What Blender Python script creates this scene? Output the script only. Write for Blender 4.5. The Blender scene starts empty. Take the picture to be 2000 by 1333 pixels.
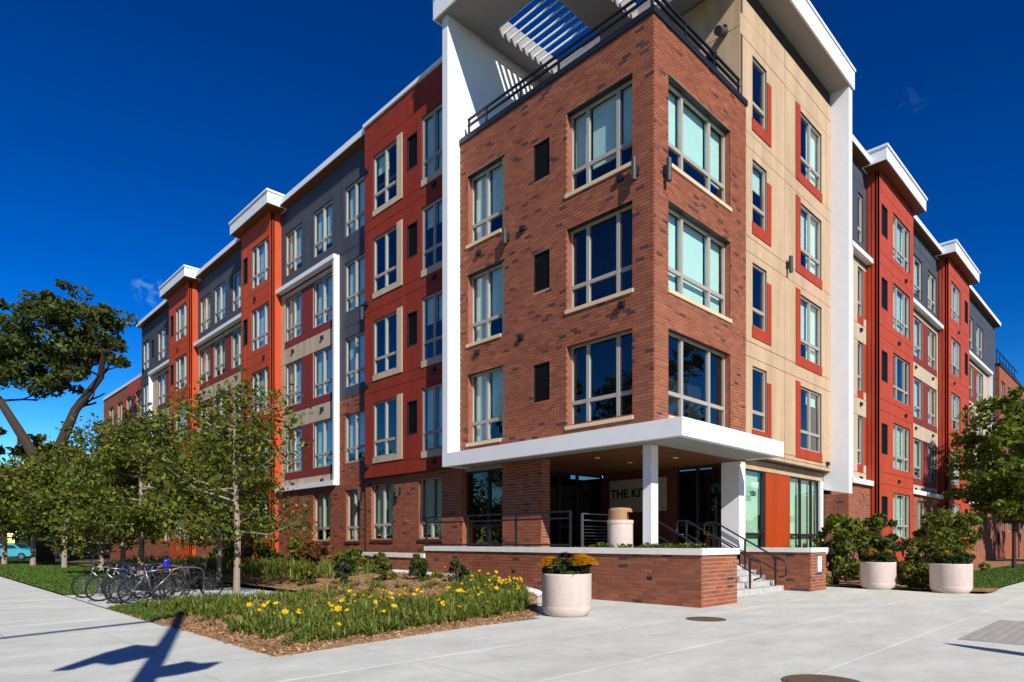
import bpy, math, random
import numpy as np
from mathutils import Vector, Matrix
R = random.Random(7)
sc = bpy.context.scene
COL = sc.collection
rad = math.radians

# ------------------------------------------------------------------ camera
FW = (0.69789, 0.71621)          # viewing direction on the ground
CAM = (-15.056, -9.903, 1.6)
cd = bpy.data.cameras.new('camera'); cam = bpy.data.objects.new('camera', cd); COL.objects.link(cam)
cam.location = CAM
cam.rotation_euler = (rad(90), 0, math.atan2(FW[1], FW[0]) - rad(90))
cd.sensor_width = 36; cd.lens = 22.63; cd.shift_y = 0.1958; cd.clip_end = 3000; cd.clip_start = 0.05
sc.camera = cam
# ------------------------------------------------------------------ sky, sun, exposure
S = Vector((-0.37, -1.0, 0.70)).normalized()      # towards the sun
w = bpy.data.worlds.new('World'); sc.world = w; w.use_nodes = True
nt = w.node_tree; nt.nodes.clear()
sky = nt.nodes.new('ShaderNodeTexSky'); sky.sky_type = 'NISHITA'; sky.sun_disc = False
sky.sun_elevation = math.asin(S.z); sky.sun_rotation = math.atan2(S.x, S.y)
sky.altitude = 800; sky.air_density = 1.0; sky.dust_density = 0.15; sky.ozone_density = 2.0
hsv = nt.nodes.new('ShaderNodeHueSaturation'); hsv.inputs['Saturation'].default_value = 1.53; hsv.inputs['Value'].default_value = 0.62
bg = nt.nodes.new('ShaderNodeBackground'); bg.inputs['Strength'].default_value = 0.08
wo = nt.nodes.new('ShaderNodeOutputWorld')
gam = nt.nodes.new('ShaderNodeGamma'); gam.inputs['Gamma'].default_value = 1.55
nt.links.new(sky.outputs[0], hsv.inputs['Color']); nt.links.new(hsv.outputs[0], gam.inputs['Color']); 
# two thin wisps of cloud far off
def cam_dir(px, py):
    a, b = (px-1000)/1257, (1058-py)/1257
    return Vector((FW[0]+a*FW[1], FW[1]-a*FW[0], b)).normalized()
tcw = nt.nodes.new('ShaderNodeTexCoord'); last = gam.outputs[0]
for (px, py, half, amt) in ((292, 568, 1.3, .6), (1782, 195, 1.0, .13)):
    dp = nt.nodes.new('ShaderNodeVectorMath'); dp.operation = 'DOT_PRODUCT'; dp.inputs[1].default_value = cam_dir(px, py)
    mr = nt.nodes.new('ShaderNodeMapRange'); mr.inputs[1].default_value = math.cos(rad(half)); mr.inputs[2].default_value = 1.0; mr.inputs[3].default_value = 0; mr.inputs[4].default_value = 1
    no = nt.nodes.new('ShaderNodeTexNoise'); no.inputs['Scale'].default_value = 55; no.inputs['Detail'].default_value = 6; no.inputs['Distortion'].default_value = .8
    m2 = nt.nodes.new('ShaderNodeMapRange'); m2.inputs[1].default_value = .5; m2.inputs[2].default_value = .75; m2.inputs[3].default_value = 0; m2.inputs[4].default_value = amt
    mu = nt.nodes.new('ShaderNodeMath'); mu.operation = 'MULTIPLY'
    mx = nt.nodes.new('ShaderNodeMixRGB'); mx.inputs[2].default_value = (2.6, 5.2, 8.5, 1)
    nt.links.new(tcw.outputs['Generated'], dp.inputs[0]); nt.links.new(dp.outputs['Value'], mr.inputs[0]); nt.links.new(tcw.outputs['Generated'], no.inputs['Vector']); nt.links.new(no.outputs['Fac'], m2.inputs[0])
    nt.links.new(mr.outputs[0], mu.inputs[0]); nt.links.new(m2.outputs[0], mu.inputs[1]); nt.links.new(mu.outputs[0], mx.inputs[0]); nt.links.new(last, mx.inputs[1]); last = mx.outputs[0]
nt.links.new(last, bg.inputs['Color']); nt.links.new(bg.outputs[0], wo.inputs['Surface'])
sl = bpy.data.lights.new('sun', 'SUN'); sl.energy = 4.6; sl.angle = rad(0.5); sl.color = (1.0, 0.955, 0.88)
so = bpy.data.objects.new('sun', sl); COL.objects.link(so)
so.rotation_euler = S.to_track_quat('Z', 'Y').to_euler(); so.location = (-40, -80, 60)
sc.view_settings.view_transform = 'Standard'; sc.view_settings.look = 'None'
sc.view_settings.exposure = 0.4; sc.view_settings.gamma = 1.0
sc.cycles.max_bounces = 8; sc.cycles.transparent_max_bounces = 24; sc.cycles.sample_clamp_indirect = 6.0
sc.cycles.use_denoising = True

# ------------------------------------------------------------------ materials
MATS = {}
def mat(name, color, rough=0.7, noise=0.0, nscale=6.0, bump=0.0, bscale=40.0, spec=0.3, metal=0.0, stretch=None, ramp2=None):
    m = bpy.data.materials.new(name); m.use_nodes = True; MATS[name] = m
    n = m.node_tree.nodes; l = m.node_tree.links; b = n['Principled BSDF']
    b.inputs['Roughness'].default_value = rough; b.inputs['Metallic'].default_value = metal
    b.inputs['Specular IOR Level'].default_value = spec
    b.inputs['Base Color'].default_value = (*color, 1)
    tc = n.new('ShaderNodeTexCoord')
    vec = tc.outputs['Object']
    if stretch:
        mp = n.new('ShaderNodeMapping'); mp.inputs['Scale'].default_value = stretch
        l.new(vec, mp.inputs['Vector']); vec = mp.outputs[0]
    if noise:
        t = n.new('ShaderNodeTexNoise'); t.inputs['Scale'].default_value = nscale; t.inputs['Detail'].default_value = 6; t.inputs['Roughness'].default_value = 0.6
        l.new(vec, t.inputs['Vector'])
        r = n.new('ShaderNodeValToRGB')
        c2 = ramp2 if ramp2 else tuple(min(1, c*(1+noise)) for c in color)
        c1 = tuple(c*(1-noise) for c in color)
        r.color_ramp.elements[0].color = (*c1, 1); r.color_ramp.elements[1].color = (*c2, 1)
        r.color_ramp.elements[0].position = .3; r.color_ramp.elements[1].position = .7
        l.new(t.outputs['Fac'], r.inputs[0]); l.new(r.outputs[0], b.inputs['Base Color'])
    if bump:
        t2 = n.new('ShaderNodeTexNoise'); t2.inputs['Scale'].default_value = bscale; t2.inputs['Detail'].default_value = 4
        l.new(vec, t2.inputs['Vector'])
        bp = n.new('ShaderNodeBump'); bp.inputs['Strength'].default_value = bump; bp.inputs['Distance'].default_value = 0.02
        l.new(t2.outputs['Fac'], bp.inputs['Height']); l.new(bp.outputs[0], b.inputs['Normal'])
    return m
def tone_mat(name, stops, rough=0.85, trans=0.0, noise=0.0, nscale=30, bump=0.0, spec=0.2):
    """colour from the per-face attribute 'tone' (0..1)"""
    m = bpy.data.materials.new(name); m.use_nodes = True; MATS[name] = m
    n = m.node_tree.nodes; l = m.node_tree.links; b = n['Principled BSDF']
    b.inputs['Roughness'].default_value = rough; b.inputs['Specular IOR Level'].default_value = spec
    a = n.new('ShaderNodeAttribute'); a.attribute_name = 'tone'
    r = n.new('ShaderNodeValToRGB'); e = r.color_ramp.elements
    e[0].position, e[0].color = stops[0][0], (*stops[0][1], 1)
    e[1].position, e[1].color = stops[-1][0], (*stops[-1][1], 1)
    for p, c in stops[1:-1]:
        q = e.new(p); q.color = (*c, 1)
    l.new(a.outputs['Fac'], r.inputs[0]); out = r.outputs[0]
    if noise:
        tc = n.new('ShaderNodeNewGeometry'); t = n.new('ShaderNodeTexNoise'); t.inputs['Scale'].default_value = nscale; t.inputs['Detail'].default_value = 5
        l.new(tc.outputs['Position'], t.inputs['Vector'])
        mr = n.new('ShaderNodeMapRange'); mr.inputs[1].default_value = .3; mr.inputs[2].default_value = .7; mr.inputs[3].default_value = 1-noise; mr.inputs[4].default_value = 1+noise
        l.new(t.outputs['Fac'], mr.inputs[0])
        mx = n.new('ShaderNodeVectorMath'); mx.operation = 'SCALE'
        l.new(out, mx.inputs[0]); l.new(mr.outputs[0], mx.inputs['Scale']); out = mx.outputs[0]
        if bump:
            bp = n.new('ShaderNodeBump'); bp.inputs['Strength'].default_value = bump; bp.inputs['Distance'].default_value = 0.01
            l.new(t.outputs['Fac'], bp.inputs['Height']); l.new(bp.outputs[0], b.inputs['Normal'])
    l.new(out, b.inputs['Base Color'])
    if trans:
        tr = n.new('ShaderNodeBsdfTranslucent'); l.new(out, tr.inputs['Color'])
        ms = n.new('ShaderNodeMixShader'); ms.inputs[0].default_value = trans
        l.new(b.outputs[0], ms.inputs[1]); l.new(tr.outputs[0], ms.inputs[2])
        l.new(ms.outputs[0], n['Material Output'].inputs['Surface'])
    return m
def glass_mat(name, tint, refl):
    m = bpy.data.materials.new(name); m.use_nodes = True; MATS[name] = m
    n = m.node_tree.nodes; l = m.node_tree.links; n.remove(n['Principled BSDF'])
    g = n.new('ShaderNodeBsdfGlossy'); g.inputs['Roughness'].default_value = 0.0; g.inputs['Color'].default_value = (.95, 1, 1, 1)
    t = n.new('ShaderNodeBsdfTransparent'); t.inputs['Color'].default_value = (*tint, 1)
    fr = n.new('ShaderNodeLayerWeight'); fr.inputs['Blend'].default_value = 0.5
    pw = n.new('ShaderNodeMath'); pw.operation = 'POWER'; pw.inputs[1].default_value = 3.5; l.new(fr.outputs['Facing'], pw.inputs[0])
    ma = n.new('ShaderNodeMath'); ma.operation = 'MULTIPLY_ADD'; ma.inputs[1].default_value = 0.9; ma.inputs[2].default_value = refl; ma.use_clamp = True
    tc = n.new('ShaderNodeNewGeometry'); no = n.new('ShaderNodeTexNoise'); no.inputs['Scale'].default_value = 0.9; no.inputs['Detail'].default_value = 1
    bp = n.new('ShaderNodeBump'); bp.inputs['Strength'].default_value = 0.12; bp.inputs['Distance'].default_value = 0.05
    l.new(tc.outputs['Position'], no.inputs['Vector']); l.new(no.outputs['Fac'], bp.inputs['Height']); l.new(bp.outputs[0], g.inputs['Normal'])
    ms = n.new('ShaderNodeMixShader')
    l.new(pw.outputs[0], ma.inputs[0]); l.new(ma.outputs[0], ms.inputs[0]); l.new(t.outputs[0], ms.inputs[1]); l.new(g.outputs[0], ms.inputs[2])
    l.new(ms.outputs[0], n['Material Output'].inputs['Surface'])
    return m
mat('white_metal', (.76, .765, .77), .45, .03, 3, 0, 40, .4)
mat('tan', (.50, .35, .215), .75, .05, 2.5, .05, 60)
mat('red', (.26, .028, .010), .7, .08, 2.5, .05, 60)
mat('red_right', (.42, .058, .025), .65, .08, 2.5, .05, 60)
mat('orange', (.49, .064, .016), .65, .06, 2.5, .05, 60)
mat('accent_red', (.36, .042, .014), .7, .06, 3)
mat('orange_panel', (.38, .046, .004), .6, .05, 3)
mat('maroon', (.20, .028, .022), .7, .08, 3)
mat('gray', (.058, .064, .082), .7, .1, 2.5, .05, 60)
mat('beige', (.50, .40, .28), .75, .05, 3)
mat('joint', (.06, .04, .035), .9)
mat('mortar', (.40, .305, .235), .95, .12, 12)
mat('brickish', (.27, .085, .043), .9, .25, 3, .2, 50)
mat('frame', (.36, .325, .285), .5, .03, 5)
mat('sill_tan', (.62, .47, .30), .8, .05, 6)
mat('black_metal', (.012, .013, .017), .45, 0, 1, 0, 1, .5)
mat('louver', (.004, .004, .004), .8)
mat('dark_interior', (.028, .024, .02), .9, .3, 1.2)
mat('blind', (.82, .86, .83), .8, .04, 3)
mat('lamp_metal', (.05, .05, .055), .5, 0, 1, 0, 1, .25)
mat('wood', (.15, .058, .018), .5, .25, 5, 0, 1, .3, 0, (1, 12, 12))
mat('soffit', (.28, .265, .25), .7, .03, 3)
mat('porch_wall', (.10, .025, .018), .6, .1, 3)
mat('sign_board', (.34, .29, .23), .6, .08, 4)
mat('letter', (.012, .010, .010), .5)
mat('letter_pale', (.75, .80, .76), .5)
mat('cap_stone', (.72, .70, .66), .8, .08, 4, .1, 60)
mat('step_stone', (.42, .41, .39), .85, .22, 6, .15, 60)
mat('concrete', (.60, .60, .535), .85, .08, 1.1, .08, 120)
mat('concrete_base', (.13, .13, .12), .9, .1, 2)
mat('planter', (.57, .47, .42), .85, .06, 14, .12, 90)
mat('bin_hood', (.34, .20, .105), .6, .06, 8)
mat('soil', (.035, .024, .017), .95, .3, 20, .4, 60)
mat('asphalt', (.05, .05, .052), .9, .15, 8, .1, 100)
mat('rust_iron', (.13, .085, .05), .75, .3, 20, .2, 90)
mat('bark', (.05, .036, .027), .95, .35, 12, .6, 30, .2, 0, (3, 3, .6))
mat('bark_pale', (.30, .23, .17), .9, .3, 14, .4, 40, .2, 0, (3, 3, .8))
mat('rubber', (.012, .012, .013), .7)
mat('chrome', (.55, .56, .58), .3, 0, 1, 0, 1, .5, .9)
mat('bike_silver', (.26, .27, .29), .35, 0, 1, 0, 1, .5, .7)
mat('bike_navy', (.012, .012, .07), .35, 0, 1, 0, 1, .5)
mat('bike_black', (.015, .015, .018), .35, 0, 1, 0, 1, .5)
mat('bike_white', (.62, .62, .63), .35, 0, 1, 0, 1, .5)
mat('bike_green', (.05, .09, .07), .35, 0, 1, 0, 1, .5)
mat('bike_blue', (.006, .01, .42), .4, 0, 1, 0, 1, .5)
mat('car_teal', (.04, .34, .40), .25, 0, 1, 0, 1, .6)
mat('car_dark', (.03, .035, .045), .25, 0, 1, 0, 1, .6)
mat('car_white', (.6, .6, .6), .25, 0, 1, 0, 1, .6)
mat('car_glass', (.02, .03, .035), .1, 0, 1, 0, 1, .8)
mat('house_wall', (.52, .43, .33), .85, .08, 3)
mat('house_roof', (.10, .09, .085), .9, .15, 6)
mat('mulch', (.30, .155, .075), .95, .55, 9, .9, 34, .1, 0, None, (.46, .27, .14))
mat('turf', (.055, .105, .02), .95, .35, 5, .5, 60)
mat('ground', (.09, .10, .045), .95, .3, .6)
mat('white_stone', (.70, .69, .67), .85, .15, 10, .4, 30)
mat('plate', (.36, .335, .30), .85, .12, 6)
mat('galvanised', (.16, .165, .17), .4, .08, 5, 0, 1, .5, .6)
tone_mat('brick', [(0, (.075, .035, .034)), (.14, (.12, .046, .038)), (.2, (.19, .06, .035)), (.55, (.275, .085, .043)), (.85, (.34, .115, .055)), (1, (.41, .16, .08))], .9, 0, .12, 60, .25)
tone_mat('leaf_oak', [(0, (.025, .036, .008)), (.5, (.06, .085, .016)), (.88, (.12, .135, .024)), (1, (.22, .12, .03))], .55, .25)
tone_mat('leaf_street', [(0, (.028, .042, .006)), (.42, (.075, .10, .012)), (.80, (.18, .19, .02)), (.94, (.34, .29, .045)), (1, (.50, .17, .04))], .5, .3)
tone_mat('leaf_dark', [(0, (.014, .024, .007)), (.6, (.035, .058, .014)), (1, (.075, .10, .022))], .6, .2)
tone_mat('leaf_bright', [(0, (.04, .055, .008)), (.5, (.11, .15, .016)), (.93, (.22, .25, .026)), (.96, (.30, .27, .03)), (1, (.45, .20, .03))], .5, .3)
tone_mat('leaf_red', [(0, (.03, .03, .01)), (.4, (.12, .06, .02)), (1, (.30, .06, .02))], .6, .25)
tone_mat('blade', [(0, (.05, .075, .010)), (.5, (.13, .175, .024)), (.80, (.22, .24, .045)), (1, (.48, .36, .16))], .55, .25)
tone_mat('lawn_blade', [(0, (.045, .085, .012)), (.7, (.10, .175, .025)), (1, (.18, .24, .045))], .6, .2)
tone_mat('chip', [(0, (.17, .09, .045)), (.5, (.33, .19, .095)), (1, (.47, .31, .17))], .95)
tone_mat('petal', [(0, (.75, .36, .005)), (1, (.85, .58, .02))], .6, .25)
tone_mat('petal_dark', [(0, (.04, .012, .012)), (1, (.13, .03, .02))], .7)
glass_mat('glass', (.72, .90, .85), .10)
glass_mat('glass_green', (.60, .77, .64), .08)
glass_mat('glass_dark', (.22, .25, .25), .06)

def stains(name, scale, lo, hi, stretch):
    m = MATS[name]; n = m.node_tree.nodes; l = m.node_tree.links; b = n['Principled BSDF']
    old = b.inputs['Base Color'].links[0].from_socket
    g = n.new('ShaderNodeNewGeometry'); mp = n.new('ShaderNodeMapping'); mp.inputs['Scale'].default_value = stretch
    t = n.new('ShaderNodeTexNoise'); t.inputs['Scale'].default_value = scale; t.inputs['Detail'].default_value = 8; t.inputs['Roughness'].default_value = .68
    r = n.new('ShaderNodeMapRange'); r.inputs[1].default_value = .32; r.inputs[2].default_value = .6; r.inputs[3].default_value = lo; r.inputs[4].default_value = hi
    x = n.new('ShaderNodeVectorMath'); x.operation = 'SCALE'
    l.new(g.outputs['Position'], mp.inputs['Vector']); l.new(mp.outputs[0], t.inputs['Vector']); l.new(t.outputs['Fac'], r.inputs[0])
    l.new(old, x.inputs[0]); l.new(r.outputs[0], x.inputs['Scale']); l.new(x.outputs[0], b.inputs['Base Color'])
stains('concrete', .55, .84, 1.03, (1.0, 2.2, 1.0))
stains('concrete', 5.0, .93, 1.02, (1.0, 1.0, 1.0))
stains('white_metal', .6, .94, 1.0, (1, 1, .25))
for n_ in ('tan', 'red', 'red_right', 'orange', 'gray', 'beige', 'accent_red', 'orange_panel'): stains(n_, 1.6, .80, 1.05, (1, 1, .10))
stains('planter', 3.0, .90, 1.03, (1, 1, .4))
# ------------------------------------------------------------------ mesh helpers
class MB:
    def __init__(s): s.v = []; s.f = []; s.t = []
    def face(s, pts, tone=None):
        i = len(s.v); s.v += [tuple(p) for p in pts]; s.f.append(tuple(range(i, i+len(pts)))); s.t.append(tone)
    def box(s, x0, x1, y0, y1, z0, z1, tone=None, skip=''):
        if x0 > x1: x0, x1 = x1, x0
        if y0 > y1: y0, y1 = y1, y0
        if z0 > z1: z0, z1 = z1, z0
        i = len(s.v)
        s.v += [(x0,y0,z0),(x1,y0,z0),(x1,y1,z0),(x0,y1,z0),(x0,y0,z1),(x1,y0,z1),(x1,y1,z1),(x0,y1,z1)]
        F = {'b':(0,3,2,1),'t':(4,5,6,7),'f':(0,1,5,4),'r':(1,2,6,5),'k':(2,3,7,6),'l':(3,0,4,7)}
        for k, q in F.items():
            if k in skip: continue
            s.f.append(tuple(i+a for a in q)); s.t.append(tone)
    def tube(s, pts, rs, n=8, closed=False, tone=None, caps=True):
        pts = [Vector(p) for p in pts]
        if not hasattr(rs, '__len__'): rs = [rs]*len(pts)
        base = len(s.v); N = len(pts); up = None
        for k, p in enumerate(pts):
            if closed: d = pts[(k+1) % N]-pts[k-1]
            else: d = pts[min(k+1, N-1)]-pts[max(k-1, 0)]
            if d.length < 1e-9: d = Vector((0, 0, 1))
            d.normalize()
            if up is None:
                up = d.cross(Vector((0, 0, 1)))
                if up.length < .05: up = d.cross(Vector((1, 0, 0)))
            a = up - d*up.dot(d)
            if a.length < 1e-6: a = d.orthogonal()
            a.normalize(); up = a; b = d.cross(a)
            for j in range(n):
                th = 2*math.pi*j/n
                q = p + (a*math.cos(th)+b*math.sin(th))*rs[k]
                s.v.append(tuple(q))
        for k in range(N if closed else N-1):
            k2 = (k+1) % N
            for j in range(n):
                j2 = (j+1) % n
                s.f.append((base+k*n+j, base+k*n+j2, base+k2*n+j2, base+k2*n+j)); s.t.append(tone)
        if caps and not closed:
            s.f.append(tuple(base+j for j in reversed(range(n)))); s.t.append(tone)
            s.f.append(tuple(base+(N-1)*n+j for j in range(n))); s.t.append(tone)
    def lathe(s, prof, n=40, c=(0, 0)):
        base = len(s.v)
        for r, z in prof:
            for j in range(n):
                th = 2*math.pi*j/n; s.v.append((c[0]+r*math.cos(th), c[1]+r*math.sin(th), z))
        for k in range(len(prof)-1):
            for j in range(n):
                j2 = (j+1) % n
                s.f.append((base+k*n+j, base+k*n+j2, base+(k+1)*n+j2, base+(k+1)*n+j)); s.t.append(None)
    def mesh(s, name, m, smooth=False):
        me = bpy.data.meshes.new(name); me.from_pydata(s.v, [], s.f)
        if any(t is not None for t in s.t):
            at = me.attributes.new('tone', 'FLOAT', 'FACE'); at.data.foreach_set('value', [0.5 if t is None else float(t) for t in s.t])
        me.materials.append(MATS[m])
        if smooth: me.polygons.foreach_set('use_smooth', [True]*len(me.polygons))
        me.update(); return me
    def build(s, name, m, parent=None, loc=None, smooth=False):
        return ob(name, s.mesh(name, m, smooth), parent, loc)
def ob(name, me, parent=None, loc=None):
    o = bpy.data.objects.new(name, me); COL.objects.link(o)
    if parent: o.parent = parent
    if loc: o.location = loc
    return o
def tag(o, label=None, cat=None, group=None, kind=None):
    if label: o['label'] = label
    if cat: o['category'] = cat
    if group: o['group'] = group
    if kind: o['kind'] = kind
    return o
def empty(name, loc=(0, 0, 0), rz=0, label=None, cat=None, group=None):
    o = bpy.data.objects.new(name, None); COL.objects.link(o); o.location = loc; o.rotation_euler.z = rz; o.empty_display_size = .2
    return tag(o, label, cat, group)
def copy_tree(o, parent=None):
    c = o.copy(); COL.objects.link(c)
    if parent: c.parent = parent
    for ch in list(o.children): copy_tree(ch, c)
    return c
def np_mesh(name, V, F, tones, m):
    """V (n,3), F (k,4) or (k,3)"""
    me = bpy.data.meshes.new(name); k = F.shape[1]
    me.vertices.add(len(V)); me.vertices.foreach_set('co', V.astype(np.float32).ravel())
    me.loops.add(F.size); me.loops.foreach_set('vertex_index', F.astype(np.int32).ravel())
    me.polygons.add(len(F)); me.polygons.foreach_set('loop_start', np.arange(0, F.size, k, dtype=np.int32))
    at = me.attributes.new('tone', 'FLOAT', 'FACE'); at.data.foreach_set('value', tones.astype(np.float32))
    me.materials.append(MATS[m]); me.update(calc_edges=True); me.validate(); return me

# facade helpers: side 'L' = plane X=c facing -X (u is Y); side 'R' = plane Y=c facing -Y (u is X); o = distance out of the plane
def pt(side, c, u, o, z): return (c-o, u, z) if side == 'L' else (u, c-o, z)
def fbox(mb, side, c, u0, u1, o0, o1, z0, z1, tone=None, skip=''):
    if side == 'L': mb.box(c-o1, c-o0, u0, u1, z0, z1, tone, skip)
    else: mb.box(u0, u1, c-o1, c-o0, z0, z1, tone, skip)
def grid_mesh(side, c, u0, u1, z0, z1, ops, depth, o=0.0, mb=None, rev=None, head=None):
    """front sheet of a wall with rectangular openings, edges turned back by depth"""
    mb = mb or MB()
    us = sorted({u0, u1} | {min(max(v, u0), u1) for q in ops for v in q[:2]})
    zs = sorted({z0, z1} | {min(max(v, z0), z1) for q in ops for v in q[2:4]})
    def full(i, j):
        if i < 0 or j < 0 or i >= len(us)-1 or j >= len(zs)-1: return False
        a, b = (us[i]+us[i+1])/2, (zs[j]+zs[j+1])/2
        return not any(q[0] < a < q[1] and q[2] < b < q[3] for q in ops)
    fl = side == 'L'
    def quad(p, m_=None):
        (m_ or mb).face(p if not fl else p[::-1])
    for i in range(len(us)-1):
        for j in range(len(zs)-1):
            if not full(i, j): continue
            a, b, e, g = us[i], us[i+1], zs[j], zs[j+1]
            quad([pt(side, c, a, o, e), pt(side, c, b, o, e), pt(side, c, b, o, g), pt(side, c, a, o, g)])
            k = o-depth
            if not full(i-1, j): quad([pt(side, c, a, k, e), pt(side, c, a, o, e), pt(side, c, a, o, g), pt(side, c, a, k, g)], rev)
            if not full(i+1, j): quad([pt(side, c, b, o, e), pt(side, c, b, k, e), pt(side, c, b, k, g), pt(side, c, b, o, g)], rev)
            if not full(i, j-1): quad([pt(side, c, a, k, e), pt(side, c, b, k, e), pt(side, c, b, o, e), pt(side, c, a, o, e)], head)
            if not full(i, j+1): quad([pt(side, c, a, o, g), pt(side, c, b, o, g), pt(side, c, b, k, g), pt(side, c, a, k, g)], rev)
    return mb

BLD = empty('apartment_building', (0, 0, 0), 0, 'five storey apartment building with brick corner tower, tan, orange, red and charcoal walls', 'building')

def panel_wall(side, c, u0, u1, z0, z1, ops, m, ulines, zlines, depth=.25, parent=None, gap=.022, name='wall', proud=.018):
    """backing wall with openings, clad in separate panels"""
    wl = grid_mesh(side, c, u0, u1, z0, z1, ops, depth, -proud).build(name, 'joint', parent or BLD)
    ul = sorted({u0, u1} | {x for x in ulines if u0+.05 < x < u1-.05}); zl = sorted({z0, z1} | {x for x in zlines if z0+.05 < x < z1-.05})
    for i in range(len(ul)-1):
        for j in range(len(zl)-1):
            a, b, e, g = ul[i]+gap/2, ul[i+1]-gap/2, zl[j]+gap/2, zl[j+1]-gap/2
            oo = [q for q in ops if q[0] < b and q[1] > a and q[2] < g and q[3] > e]
            mb = grid_mesh(side, c, a, b, e, g, oo, proud+.004, R.uniform(-.003, .003))
            if mb.f: mb.build('panel', m, wl)
    return wl

BRICKS = []      # (distance, owner, side, c, u0, u1, z0, z1, tone)
BL, BH, BJ = .300, .1000, .019
def brick_field(owner, wall_ob, side, c, u0, u1, z0, z1, ops=(), zbase=0.0, o=0.0, ds=R):
    k0 = math.floor((z0-zbase)/BH+1e-6); k = k0
    while zbase+k*BH < z1-.01:
        a, b = max(z0, zbase+k*BH+BJ/2), min(z1, zbase+(k+1)*BH-BJ/2)
        if b-a > .02:
            mid = (a+b)/2
            segs = [(u0, u1)]
            for q in ops:
                if q[2] < mid < q[3]:
                    ns = []
                    for s0, s1 in segs:
                        if q[1] <= s0 or q[0] >= s1: ns.append((s0, s1)); continue
                        if q[0] > s0: ns.append((s0, q[0]))
                        if q[1] < s1: ns.append((q[1], s1))
                    segs = ns
            off = (k % 2)*BL/2
            for s0, s1 in segs:
                i = math.floor((s0-off)/BL)
                while i*BL+off < s1:
                    p, q = max(s0, i*BL+off+BJ/2), min(s1, (i+1)*BL+off-BJ/2)
                    if q-p > .03:
                        # dark bricks come in loose clusters
                        cl = .5+.5*math.sin(p*1.7+k*.31+c)*math.sin(p*.63-k*.22+2*c)
                        t = ds.uniform(0, .13) if ds.random() < .02+.15*cl**3 else min(1, max(.24, ds.gauss(.53, .13)))
                        P = pt(side, c, (p+q)/2, 0, mid)
                        d = math.dist(P, CAM)
                        BRICKS.append((d, owner, wall_ob, side, c, p, q, a, b, t, o+ds.uniform(-.0015, .0015)))
                    i += 1
        k += 1
def flush_bricks():
    byown = {}
    for b in BRICKS: byown.setdefault(b[1].name, []).append(b)
    cache = {}
    for on, lst in byown.items():
        lst.sort(key=lambda b: b[0])
        for b in lst[:300]:
            d, own, wo_, side, c, p, q, a, e, t, o = b
            key = (side, round(q-p, 3), round(e-a, 3), round(t*14))
            if key not in cache:
                mb = MB(); L, Hh, tt = key[1], key[2], key[3]/14
                if side == 'L': mb.box(0, .03, 0, L, 0, Hh, tt, 'r')
                else: mb.box(0, L, 0, .03, 0, Hh, tt, 'k')
                cache[key] = mb.mesh('brick', 'brick')
            ob('brick', cache[key], wo_, pt(side, c, p, o, a))
        rest = {}
        for b in lst[300:]: rest.setdefault(b[2].name, []).append(b)
        for wn, bl in rest.items():
            mb = MB()
            for d, own, wo_, side, c, p, q, a, e, t, o in bl:
                fbox(mb, side, c, p, q, o-.03, o, a, e, t, 'r' if side == 'L' else 'k')
            tag(mb.build('bricks', 'brick', bl[0][2]), kind='stuff')
def brick_wall(owner, side, c, u0, u1, z0, z1, ops=(), depth=.25, zbase=0.0, name='brick_wall'):
    rv, hd = MB(), MB()
    wl = grid_mesh(side, c, u0+.02, u1-.02, z0, z1, list(ops), depth, -.010, None, rv, hd).build(name, 'mortar', owner)
    rv.build('reveal', 'brickish', wl)
    for q in ops:
        if q[3] < z1-.01:
            m2 = MB(); fbox(m2, side, c, q[0], q[1], -.22, -.004, q[3]-.012, q[3]-.001); m2.build('shade_lintel', 'black_metal', wl)  # thin steel head sheet; its black also carries the shade under the window head
    brick_field(owner, wl, side, c, u0, u1, z0, z1, ops, zbase)
    return wl

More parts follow.
